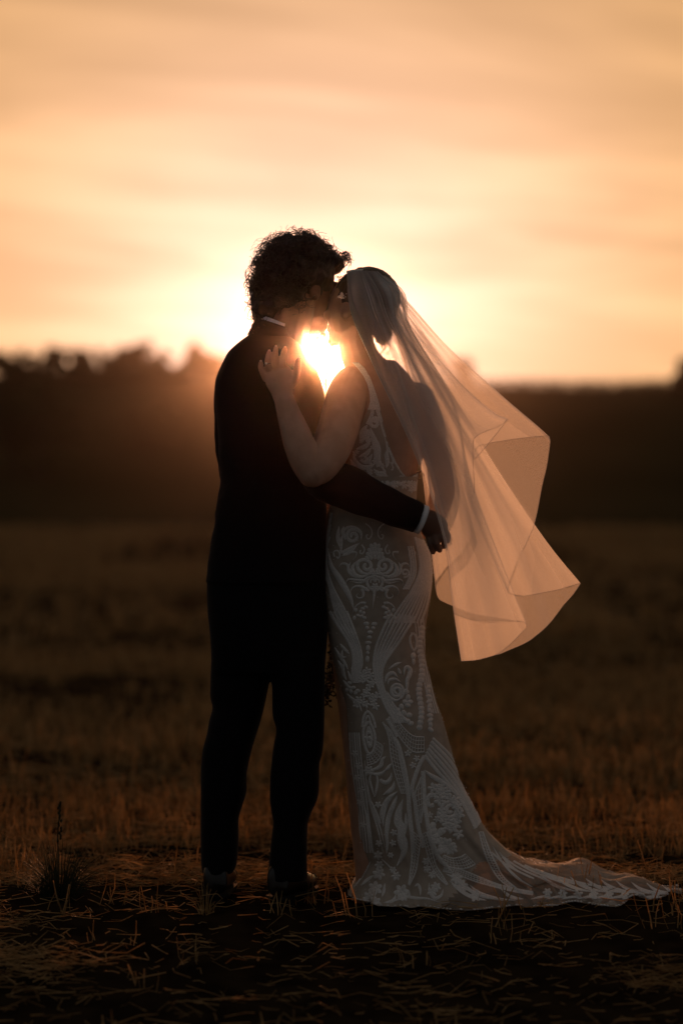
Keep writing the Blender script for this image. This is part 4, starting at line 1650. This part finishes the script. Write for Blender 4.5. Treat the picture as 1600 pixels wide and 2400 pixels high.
    fl.blob(*U([(1168, 620)])[0], 4, 8)
    for k, y in enumerate(range(180, 1500, 62)):
        fl.blob(*U([(1262 + 16 * math.sin(y * .011) + (y > 900) * -8, y)])[0], 7.5, 7.5, y)
        fl.blob(*U([(1310 + y * .055, y + 30)])[0], 5.2, 8, y)
    for k in range(4):
        q.cord(U([(1180 + k * 38, 60), (1225 + k * 30, 420), (1275 + k * 28, 700), (1330 + k * 26, 1000), (1400 + k * 30, 1300)]), 2.6)
    for pts in ([(140, 430), (200, 540), (270, 640), (310, 720)], [(210, 385), (260, 450), (330, 520)], [(240, 460), (230, 560), (290, 560)], [(310, 740), (340, 820), (380, 870), (410, 830)], [(350, 700), (400, 760), (410, 860)],
                [(250, 860), (310, 940), (370, 980)], [(300, 1040), (370, 1110), (450, 1180), (490, 1270)], [(260, 620), (250, 760), (290, 860)], [(180, 600), (240, 700), (260, 780)]):
        q.cord(U(pts), 6.5, 2)
    for x, y in ((380, 960), (350, 1010), (410, 1030), (300, 990), (440, 1000), (330, 900)):
        fl.blob(*U([(x, y)])[0], 6, 4.5, x)
    q.cord(U([(500, 1480), (510, 1370), (540, 1300), (570, 1275), (615, 1320), (650, 1400), (670, 1490)]), 5)
    q.cord(U([(530, 1480), (545, 1380), (572, 1330), (600, 1390), (620, 1480)]), 3.5)
    # ---- knees to calves
    V = S(800, 1680, 4.9)
    q.cord(V([(310, 50), (255, 150), (260, 290), (310, 420), (370, 380), (385, 230), (350, 110), (310, 50)]), 5.5)
    q.cord(V([(312, 110), (290, 200), (300, 300), (325, 350), (345, 290), (345, 200), (312, 110)]), 4.5)
    for x, y in ((315, 180), (325, 240), (310, 300), (340, 260), (280, 240), (330, 330)):
        fl.blob(*V([(x, y)])[0], 5, 5)
    nt.net(V([(400, 280), (380, 360), (330, 430), (290, 440)]), V([(470, 330), (460, 440), (400, 520), (300, 560)]), 4, 7)
    nt.net(V([(650, 50), (720, 140), (820, 220), (945, 235)]), V([(540, 0), (640, 190), (740, 330), (830, 405), (945, 405)]), 4, 13)
    nt.net(V([(470, 60), (540, 220), (560, 400), (590, 560), (640, 740), (690, 880)]), V([(560, 150), (640, 330), (660, 450), (690, 600), (720, 740), (750, 880)]), 3, 17)
    q.cord(V([(600, 240), (650, 330), (690, 470), (720, 600), (750, 760), (768, 900), (775, 1060), (790, 1220), (810, 1360), (820, 1560)]), 9)
    q.cord(V([(520, 20), (580, 120), (640, 230)]), 7)
    nt.net(V([(915, 690), (850, 860), (860, 1000), (890, 1130), (900, 1220)]), V([(920, 690), (945, 820), (945, 960), (930, 1090), (910, 1220)]), 3, 9)
    q.cord(V([(950, 450), (890, 560), (840, 700), (808, 830), (840, 960), (860, 1120), (890, 1300), (940, 1500)]), 8)
    q.cord(V([(935, 620), (945, 800), (955, 1000), (975, 1150), (1000, 1300), (1050, 1460), (1090, 1570)]), 8)
    for k in range(6):
        o = k * 36
        q.cord(V([(950 + o * .5, 440 - o * 1.1), (1070 + o * .9, 590 - o * .9), (1210 + o * .85, 750 - o * .8), (1350 + o * .6, 930 - o * .7), (1450 + o * .5, 1100 - o * .5), (1540 + o * .4, 1280 - o * .5)]), 5.5 if k % 2 else 7)
    q.cord(V([(945, 610), (1020, 670), (1120, 730), (1220, 800), (1290, 890)]), 10, 2)
    for pts, w in (([(645, 860), (560, 920), (500, 1000), (465, 1090), (450, 1190)], 10), ([(640, 900), (600, 1000), (540, 1160), (520, 1330), (520, 1530)], 10), ([(590, 910), (520, 1010), (480, 1150), (480, 1260)], 6), ([(705, 950), (660, 1080), (650, 1200), (690, 1290), (675, 1420), (700, 1560)], 17),
                   ([(735, 1100), (740, 1240), (720, 1380)], 7), ([(320, 640), (400, 660), (470, 645), (510, 600)], 7), ([(510, 455), (470, 490), (450, 560), (390, 600), (330, 610)], 8), ([(580, 530), (540, 580), (500, 620)], 7), ([(575, 640), (560, 710), (510, 755), (455, 730), (470, 710)], 8.5),
                   ([(605, 740), (590, 810), (540, 860), (475, 900)], 9), ([(345, 640), (325, 720), (350, 820), (380, 920)], 5), ([(395, 650), (415, 730), (400, 840), (385, 920)], 5), ([(300, 720), (320, 900), (380, 1100), (440, 1260), (500, 1500)], 4), ([(340, 960), (400, 1110), (455, 1230)], 6),
                   ([(230, 600), (240, 900), (290, 1150), (330, 1400), (340, 1560)], 4), ([(270, 500), (290, 800), (330, 1000), (420, 1300), (480, 1560)], 4)):
        q.cord(V(pts), w, 2)
    fl.flower(*V([(315, 620)])[0], 10, 6)
    q.spiral(*V([(1245, 1070)])[0], 4, 22, 1.6, .5, 8)
    q.cord(V([(1080, 940), (1060, 900), (1010, 900), (985, 960), (1010, 1020), (1060, 1010)]), 8)
    for x, y in ((1050, 820), (1100, 830), (1150, 820), (1190, 860), (1130, 870), (1200, 900), (1120, 960), (1140, 1140), (1180, 1180), (1150, 1100), (1220, 1200), (1210, 1260), (1270, 1280), (1310, 1240), (1340, 1350), (1320, 1180), (1350, 1120), (1330, 1040), (1300, 960), (1240, 950)):
        fl.flower(*V([(x, y)])[0], 11, 5, x)
    for x, y in ((1045, 1250), (1060, 1310), (1080, 1370), (1130, 1330), (1150, 1310), (1100, 1430), (1150, 1450), (1190, 1440), (1230, 1480), (1280, 1510), (1180, 1520), (1130, 1540), (1240, 1540)):
        fl.blob(*V([(x, y)])[0], 10, 8, x)
    # fine trailing cords down the left side panel and small buds scattered on the plain net
    for k in range(5):
        o = k * 26
        q.cord(V([(95 + o, 180), (120 + o * 1.1, 560), (165 + o * 1.1, 900), (205 + o * 1.1, 1220), (235 + o * 1.2, 1560)]), 2.4 if k % 2 else 3.4)
    for x, y in ((150, 420), (180, 700), (215, 980), (250, 1240), (190, 560), (230, 840), (420, 1010), (600, 1330), (590, 1450), (430, 1450), (860, 480), (760, 420), (820, 560), (1040, 900), (1010, 1130), (1090, 1180)):
        fl.flower(*V([(x, y)])[0], 7, 5, x)
    # ---- hem and train
    W = S(800, 1950, 3.484)
    nt.net(W([(580, -10), (575, 120), (570, 250), (548, 430)]), W([(650, 60), (630, 180), (605, 320), (552, 434)]), 2, 16)
    nt.net(W([(660, 20), (690, 140), (740, 290), (800, 380), (862, 435)]), W([(690, 0), (730, 120), (770, 270), (820, 350), (866, 432)]), 2, 18)
    nt.net(W([(830, 190), (900, 215), (970, 205), (1010, 180)]), W([(815, 245), (880, 285), (970, 300), (1040, 290), (1090, 262)]), 4, 11)
    nt.net(W([(840, 285), (960, 305), (1080, 350), (1250, 420), (1420, 465), (1560, 490)]), W([(830, 320), (940, 350), (1080, 400), (1250, 450), (1420, 490), (1560, 512)]), 3, 30)
    nt.net(W([(1120, 0), (1160, 150), (1210, 270), (1290, 390), (1400, 470)]), W([(1150, 0), (1210, 160), (1270, 280), (1330, 380), (1430, 465)]), 2, 22)
    for pts, w in (([(500, 0), (520, 90), (500, 190), (450, 280)], 11), ([(375, 0), (372, 100), (370, 175)], 6), ([(700, 0), (740, 110), (800, 220), (860, 280), (900, 330)], 9), ([(595, 445), (620, 430), (640, 460), (645, 520)], 6), ([(240, 240), (200, 310), (150, 390), (90, 470)], 4),
                   ([(270, 350), (210, 390), (160, 440)], 6), ([(330, 220), (390, 280), (425, 320)], 3), ([(715, 420), (720, 490), (760, 540), (810, 520), (830, 470)], 7), ([(345, 580), (420, 560), (445, 510)], 7), ([(540, 480), (560, 530)], 6), ([(355, 420), (345, 480), (330, 530)], 6),
                   ([(850, 340), (920, 380), (1010, 450), (1130, 520), (1300, 560)], 8), ([(880, 400), (960, 470), (1060, 530), (1180, 560)], 8), ([(1040, 430), (1130, 500), (1270, 545), (1420, 560)], 7), ([(1300, 470), (1380, 530), (1480, 550)], 7), ([(1230, 120), (1320, 260), (1440, 380), (1560, 450)], 5),
                   ([(1280, 160), (1370, 270), (1480, 350)], 5), ([(180, 590), (260, 580), (330, 585)], 7), ([(400, 572), (470, 550), (530, 530), (610, 540), (700, 545), (800, 575)], 6)):
        q.cord(W(pts), w, 2)
    for x, y, r_ in ((275, 460, 14), (230, 530, 12), (305, 340, 12), (300, 190, 9), (310, 270, 9), (445, 360, 9), (420, 310, 7), (490, 490, 15), (510, 530, 9), (740, 350, 8), (690, 240, 8), (700, 300, 8), (770, 450, 10), (870, 110, 14), (820, 90, 12), (900, 140, 11), (780, 60, 11), (940, 380, 12), (980, 440, 12),
                     (1090, 520, 12), (400, 190, 6), (200, 570, 10), (280, 570, 10), (740, 490, 10)):
        fl.flower(*W([(x, y)])[0], r_, 6, x)
    # far along the train
    for k in range(9):
        x = 1262 + k * 36
        q.cord([(x, 2050 + 3 * k), (x + 22, 2066 + 3 * k), (x + 50, 2080 + 2 * k), (x + 88, 2090 + k)], 7, 2)
        fl.flower(x + 20, 2092 + 1.2 * k, 9, 6, k)
        q.cord([(x - 20, 2108), (x + 10, 2102), (x + 40, 2106)], 5, 2)
    for k in range(7):
        q.cord([(1150 + k * 26, 1998 + k * 10), (1190 + k * 30, 2030 + k * 7), (1250 + k * 32, 2060 + k * 4)], 4)


def draw_bodice(q, fl, nt):
    B = S(800, 850, 6.92)
    q.wk = 1.2
    q.cord(B([(215, 60), (310, 95), (390, 180), (440, 300), (480, 420), (520, 560), (545, 680)]), 15)
    q.cord(B([(480, 690), (500, 800), (470, 900), (420, 1000)]), 7)
    q.cord(B([(545, 650), (600, 800), (650, 950), (690, 1100), (740, 1250), (760, 1400)]), 8.5)
    q.cord(B([(760, 1400), (820, 1520), (880, 1640), (960, 1760), (1040, 1860)]), 5)
    q.spiral(*B([(540, 980)])[0], 3, 13, 1.35, 3.6, 7)
    for pts, w in (([(470, 1060), (530, 1250), (580, 1400), (590, 1560), (660, 1720)], 14), ([(420, 1010), (340, 1130), (310, 1290)], 10), ([(430, 1080), (380, 1200), (300, 1310)], 7), ([(470, 1280), (380, 1360), (240, 1400)], 9), ([(480, 1380), (400, 1480), (280, 1530)], 9), ([(500, 1480), (420, 1600), (320, 1610)], 9),
                   ([(200, 1450), (220, 1580), (320, 1690), (450, 1690), (540, 1640)], 10), ([(150, 1560), (220, 1700), (360, 1790)], 8), ([(540, 1180), (560, 1400), (540, 1650)], 9), ([(740, 1400), (730, 1500), (740, 1620), (720, 1710)], 9), ([(690, 1500), (730, 1470), (760, 1420)], 5), ([(790, 1500), (830, 1570), (820, 1640), (780, 1610)], 5),
                   ([(800, 1640), (830, 1690), (820, 1740), (795, 1730)], 3.5), ([(520, 1720), (590, 1790), (690, 1780), (660, 1690)], 8), ([(420, 1810), (520, 1870), (620, 1880), (700, 1850)], 8), ([(480, 1100), (420, 1230), (460, 1330)], 9), ([(600, 1570), (570, 1700)], 7)):
        q.cord(B(pts), w, 2)
    rb = random.Random(4)
    for k in range(34):
        yy = rb.uniform(1080, 1900)
        xa, xb = np.interp(yy, [1080, 1300, 1500, 1900], [420, 280, 170, 500]), np.interp(yy, [1080, 1300, 1500, 1900], [500, 580, 600, 780])
        fl.flower(*B([(rb.uniform(xa, xb), yy)])[0], rb.uniform(4, 6.5), 5, k)
    q.spiral(*B([(780, 1930)])[0], 3, 11, 1.2, 0, 6)
    q.spiral(*B([(955, 1900)])[0], 3, 12, 1.2, 2, 6)
    q.cord(B([(1040, 1870), (1090, 1950), (1160, 1850), (1240, 1760)]), 6)
    q.cord(B([(1240, 1760), (1200, 1900), (1180, 2080)]), 6)
    for x, y in ((450, 1790), (560, 1930), (860, 1990), (1100, 1990), (1130, 2060), (1010, 2000), (1160, 1960), (690, 1960)):
        fl.flower(*B([(x, y)])[0], 7, 5, x)


for hit, first in ((hit_front, True), (hit_back, False)):
    q, fl, nt = (Lace([gown_bvh], hit) for _ in range(3))
    draw_scrolls(q, fl, nt)
    if first:
        qb, fb, nb = (Lace([bod_bvh, gown_bvh], hit) for _ in range(3))
        draw_bodice(qb, fb, nb)
        qb.g.obj('lace_scroll', M_lace, bod)['kind'] = 'stuff'
        fb.g.obj('lace_flower', M_lace, bod)['kind'] = 'stuff'
    for gg, nm in ((q, 'lace_scroll'), (fl, 'lace_flower'), (nt, 'lace_net')):
        gg.g.obj(nm, M_lace, gown)['kind'] = 'stuff'

# scalloped beaded rim round the hem
last = gown_v[-NU:]
g = Geo()
pts = [Vector(p) + Vector((0, 0, .003)) for p in last] + [Vector(last[0]) + Vector((0, 0, .003))]
for k in range(0, NU):
    a, b = pts[k], pts[k + 1]
    m = int((b - a).length / .012) + 1
    for j in range(m):
        p = a + (b - a) * (j / m)
        if random.random() < .45:
            continue
        ellipsoid(g, p, (.0050, .0038, .0026), Matrix.Rotation(random.uniform(0, 3), 3, 'Z'), 6, 4)
g.obj('hem_trim', M_lace, gown)['kind'] = 'stuff'
# tiny beads sewn along both side outlines catch the sun
g = Geo()
rr = random.Random(9)
for k in range(1500):
    i = rr.randint(int(NU * 10), len(gown_v) - 1)
    if abs(math.cos(2 * math.pi * (i % NU) / NU)) < .75 and rr.random() < .75:
        continue
    p = Vector(gown_v[i]) + Vector((rr.gauss(0, .002), 0, rr.gauss(0, .004)))
    c = Vector((gown_v[i][0] - .0, 0, 0))
    o = Vector((math.cos(2 * math.pi * (i % NU) / NU), math.sin(2 * math.pi * (i % NU) / NU), 0))
    ellipsoid(g, p + o * .0012, (.0013,) * 3, None, 5, 4)
g.obj('bead', M_pearl, gown)['kind'] = 'stuff'


# ------------------------------------------------------------------ veil
vm, k, o = material('tulle')
geo = k.n('ShaderNodeNewGeometry')
lw = k.math('ABSOLUTE', k.vmath('DOT_PRODUCT', geo.outputs['Incoming'], geo.outputs['Normal']))
dens = k.math('DIVIDE', 0.345, k.math('MAXIMUM', lw, 0.22))
fine = k.noise(geo.outputs['Position'], 700, 2)
cover = k.math('SUBTRACT', 1.0, k.math('EXPONENT', k.math('MULTIPLY', k.math('MULTIPLY', dens, k.ramp(fine, .3, .7, .85, 1.15)), -1.0)))
tl = k.n('ShaderNodeBsdfTranslucent')
k.put(tl.inputs[0], (0.88, 0.90, 0.90))
df_ = k.n('ShaderNodeBsdfDiffuse')
k.put(df_.inputs[0], (0.80, 0.78, 0.75))
gl = k.n('ShaderNodeBsdfGlossy')
gl.inputs['Roughness'].default_value = 0.4
k.put(gl.inputs[0], (0.5, 0.48, 0.45))
m1 = k.n('ShaderNodeMixShader')
m1.inputs[0].default_value = 0.25
k.put(m1.inputs[1], tl.outputs[0])
k.put(m1.inputs[2], df_.outputs[0])
m3 = k.n('ShaderNodeMixShader')
m3.inputs[0].default_value = 0.07
k.put(m3.inputs[1], m1.outputs[0])
k.put(m3.inputs[2], gl.outputs[0])
tp = k.n('ShaderNodeBsdfTransparent')
m2 = k.n('ShaderNodeMixShader')
k.put(m2.inputs[0], cover)
k.put(m2.inputs[1], tp.outputs[0])
k.put(m2.inputs[2], m3.outputs[0])
k.put(o.inputs[0], m2.outputs[0])
M_tulle = vm

# each row: apex point, a few points down the cloth, hem point  (px, py, depth)
VEIL = [
    [(893, 652, .09), (945, 790, .16), (1000, 930, .18), (1060, 1090, .15), (1105, 1255, .10)],
    [(891, 651, .09), (938, 790, .17), (985, 930, .19), (1040, 1100, .16), (1081, 1297, .11)],
    [(889, 650, .09), (935, 790, .17), (975, 940, .19), (1005, 1120, .17), (1043, 1331, .11)],
    [(887, 649, .08), (930, 790, .16), (972, 945, .18), (992, 1120, .16), (1021, 1361, .09)],
    [(886, 648, .08), (930, 788, .15), (972, 940, .17), (991, 1115, .14), (1020, 1384, .06)],
    [(885, 648, .07), (932, 785, .13), (976, 935, .14), (1000, 1115, .11), (1031, 1408, .04)],
    [(886, 647, .05), (940, 780, .06), (1048, 930, .12), (1078, 1115, .10), (1107, 1438, -.02)],
    [(884, 646, .03), (942, 775, .02), (1056, 930, -.02), (1105, 1130, -.04), (1222, 1455, -.07)],
    [(880, 645, .02), (938, 770, -.01), (1020, 925, -.06), (1094, 1130, -.08), (1233, 1474, -.10)],
    [(872, 643, .01), (925, 765, -.07), (985, 920, -.10), (1062, 1125, -.13), (1175, 1526, -.16)],
    [(850, 639, -.03), (892, 770, -.12), (945, 930, -.145), (1020, 1170, -.185), (1125, 1545, -.19)],
    [(812, 636, -.05), (818, 725, -.115), (861, 832, -.135), (958, 1035, -.165), (1033, 1238, -.205), (1058, 1408, -.205), (1080, 1550, -.20)],
    [(832, 634, -.05), (842, 685, -.112), (858, 740, -.120), (906, 870, -.140), (1000, 1080, -.165), (1075, 1270, -.175), (1112, 1548, -.17)],
    [(845, 634, -.045), (868, 686, -.112), (890, 750, -.115), (950, 880, -.120), (1060, 1090, -.130), (1140, 1300, -.130), (1175, 1532, -.13)],
    [(858, 634, -.04), (890, 688, -.105), (912, 750, -.110), (985, 880, -.090), (1100, 1095, -.085), (1190, 1300, -.080), (1243, 1497, -.06)],
    [(874, 635, -.035), (918, 682, -.092), (934, 755, -.095), (1010, 890, -.050), (1130, 1095, -.040), (1230, 1290, -.025), (1294, 1455, -.01)],
    [(884, 636, -.03), (934, 684, -.080), (952, 760, -.080), (1035, 900, -.010), (1155, 1100, .000), (1262, 1275, .015), (1330, 1408, .02)],
    [(893, 638, -.02), (948, 690, -.065), (962, 765, -.060), (1045, 900, .010), (1172, 1110, .020), (1280, 1268, .035), (1359, 1366, .04)],
    [(888, 637, -.025), (938, 686, -.078), (948, 765, -.072), (1030, 900, -.040), (1140, 1110, -.010), (1240, 1275, -.005), (1310, 1381, .00)],
    [(878, 636, -.03), (922, 684, -.088), (936, 765, -.085), (1005, 900, -.060), (1100, 1110, -.045), (1170, 1280, -.050), (1225, 1397, -.05)],
    [(872, 638, -.035), (905, 690, -.095), (924, 765, -.098), (985, 900, -.080), (1070, 1110, -.065), (1140, 1280, -.075), (1188, 1386, -.08)],
    [(876, 639, -.03), (915, 690, -.088), (938, 760, -.080), (1000, 890, -.055), (1095, 1085, -.035), (1165, 1220, -.040), (1214, 1306, -.04)],
    [(882, 639, -.01), (930, 692, -.050), (956, 755, -.040), (1030, 880, .010), (1130, 1060, .010), (1200, 1160, .010), (1249, 1236, .01)],
    [(886, 640, .02), (960, 740, .035), (1055, 850, .045), (1160, 985, .050), (1235, 1060, .055), (1277, 1110, .06)],
    [(890, 641, .03), (965, 722, .050), (1058, 828, .065), (1170, 930, .075), (1250, 998, .080), (1287, 1034, .08)],
    [(891, 641, .04), (964, 719, .060), (1055, 822, .075), (1165, 920, .080), (1245, 986, .080), (1282, 1019, .07)],
    [(889, 643, .05), (955, 735, .060), (1030, 840, .065), (1110, 935, .060), (1165, 995, .045), (1200, 1030, .03)],
    [(884, 643, .04), (935, 745, .030), (990, 850, .020), (1050, 945, .000), (1095, 1010, -.020), (1120, 1046, -.03)],
    [(881, 642, .03), (930, 745, .010), (985, 850, -.010), (1045, 955, -.030), (1085, 1030, -.050), (1111, 1077, -.06)],
    [(885, 641, .02), (945, 735, .010), (1010, 820, .000), (1080, 900, -.010), (1150, 960, -.020), (1189, 982, -.02)],
    [(884, 641, .02), (940, 738, -.010), (1000, 830, -.020), (1060, 910, -.030), (1130, 985, -.045), (1168, 1000, -.05)],
    [(876, 640, .00), (925, 745, -.040), (975, 850, -.060), (1030, 935, -.080), (1080, 1000, -.090), (1108, 1030, -.09)],
    [(866, 639, -.02), (905, 750, -.075), (950, 870, -.105), (1010, 990, -.120), (1062, 1080, -.125), (1112, 1156, -.12)],
]
NV, NUU = 52, 14
rows = []
for r_ in VEIL:
    c = cat([tuple(P(*q)) for q in r_], 12)
    s = np.concatenate([[0], np.cumsum(np.linalg.norm(np.diff(c, axis=0), axis=1))])
    s /= s[-1]
    t = np.linspace(0, 1, NV)
    rows.append(np.stack([np.interp(t, s, c[:, q]) for q in range(3)], 1))
rows = np.array(rows)                                   # (nodes, NV, 3)
# round the folds a little, sharply at the fold lines
nn = len(rows)
U_ = np.linspace(0, nn - 1, (nn - 1) * NUU + 1)
grid = np.empty((len(U_), NV, 3))
for a in range(NV):
    col = rows[:, a]
    full = cat(col, NUU)
    lin = np.stack([np.interp(U_, np.arange(nn), col[:, q]) for q in range(3)], 1)
    grid[:, a] = .45 * full + .55 * lin
tv = np.linspace(0, 1, NV)[None, :]
uu = U_[:, None]
# gathers at the comb that die out down the cloth, and long soft ripples
gath = np.exp(-tv * 2.4) * np.clip(tv * 12, 0, 1)
grid[..., 1] += gath * .010 * np.sin(uu * 6.7 + .8 * np.sin(uu * 1.9)) + .006 * np.sin(tv * 6 + uu * 1.3) * tv
grid[..., 0] += gath * .005 * np.sin(uu * 5.1 + 1)
grid[..., 1] -= .016 * tv * np.sin(uu * 2.6 + tv * 2.5) + .005 * tv * np.sin(uu * 7.3 - tv * 4)
grid[..., 2] += .0030 * np.sin(uu * 1.7) * np.sin(tv * 9) * tv
n_u = len(U_)
ii = np.arange(n_u * NV).reshape(n_u, NV)
quads = np.stack([ii[:-1, :-1].ravel(), ii[1:, :-1].ravel(), ii[1:, 1:].ravel(), ii[:-1, 1:].ravel()], 1)
veil = fast_mesh('veil', grid.reshape(-1, 3), quads, M_tulle, bride, True)
# comb band gathered over the crown
g = Geo()
cr = cat([tuple(P(812, 637, -.055)), tuple(P(832, 633.5, -.045)), tuple(P(852, 633, -.02)), tuple(P(874, 636, .01)), tuple(P(892, 642, .05)), tuple(P(893, 652, .09))], 6)
tube(g, cr, [(.0012, .0030)] * len(cr), 8, True, (0, 0, 1))
g.obj('comb', M_lf, veil)
# narrow stitched edge along the hem
M_hem = principled('veil stitching', (0.62, 0.58, 0.54), (0.70, 0.66, 0.60), 90, 0.8, transl=0.4)
g = Geo()
he = [Vector(p) for p in grid[:, -1]]
tube(g, he, [.0006] * len(he), 5, False, (0.3, .8, .2))
g.obj('hem_stitch', M_hem, veil)


# ------------------------------------------------------------------ bouquet hanging between the two
rr = random.Random(77)
bq = empty('bouquet', P(850, 1310, .25))
tag(bq, 'bouquet of dark trailing leaves hanging between the groom and the bride', 'bouquet')
g = Geo()
lg = Geo()
sprigs = []
for k in range(60):
    a = P(852 + rr.uniform(-8, 8), 1318, .25 + rr.uniform(-.01, .01))
    e = P(rr.uniform(760, 800), rr.uniform(1585, 1628), rr.uniform(.10, .28)) if k % 2 else P(rr.uniform(766, 850), rr.uniform(1460, 1612), rr.uniform(.14, .30))
    sprigs.append([a, (a + e) / 2 + Vector((rr.uniform(-.03, .01), 0, .015)), e])
sprigs.append([P(852, 1318, .25), P(800, 1480, .20), P(772, 1590, .17), P(767.5, 1625, .16), P(770, 1652, .16)])
sprigs.append([P(852, 1318, .25), P(790, 1490, .20), P(770, 1585, .17), P(764, 1615, .16), P(765, 1634, .16)])
for s in sprigs:
    c = cat(s, 6)
    tube(g, c, [.0012 * (1 - .5 * i / (len(c) - 1)) for i in range(len(c))], 4, False)
    for i in range(2, len(c)):
        for j in range(2):
            d = Vector((rr.gauss(0, 1), rr.gauss(0, 1), rr.gauss(-.5, .8)))
            petal(lg, c[i], d, Vector((rr.gauss(0, 1), rr.gauss(0, 1), rr.gauss(0, 1))), rr.uniform(.008, .016), rr.uniform(.002, .0042))
g.obj('stem', M_bark, bq)
M_dark = principled('dark bouquet leaf', (0.008, 0.010, 0.005), (0.016, 0.018, 0.008), 40, 0.7, spec=0.15)
lg.obj('leaf', M_dark, bq)['kind'] = 'stuff'
M_bloom = principled('deep red bloom', (0.05, 0.006, 0.006), (0.09, 0.012, 0.010), 30, 0.7)
for k in range(7):
    c = P(812 + rr.uniform(-24, 24), 1440 + rr.uniform(-60, 80), .23 + rr.uniform(-.05, .05))
    g = Geo()
    for j in range(9):
        a = 6.283 * j / 9
        petal(g, c, (math.cos(a), math.sin(a), -.4 if j % 2 else .2), (0, 0, 1), .022, .009)
    ellipsoid(g, c, (.010, .010, .009), None, 8, 6)
    g.obj('flower', M_bloom, bq)
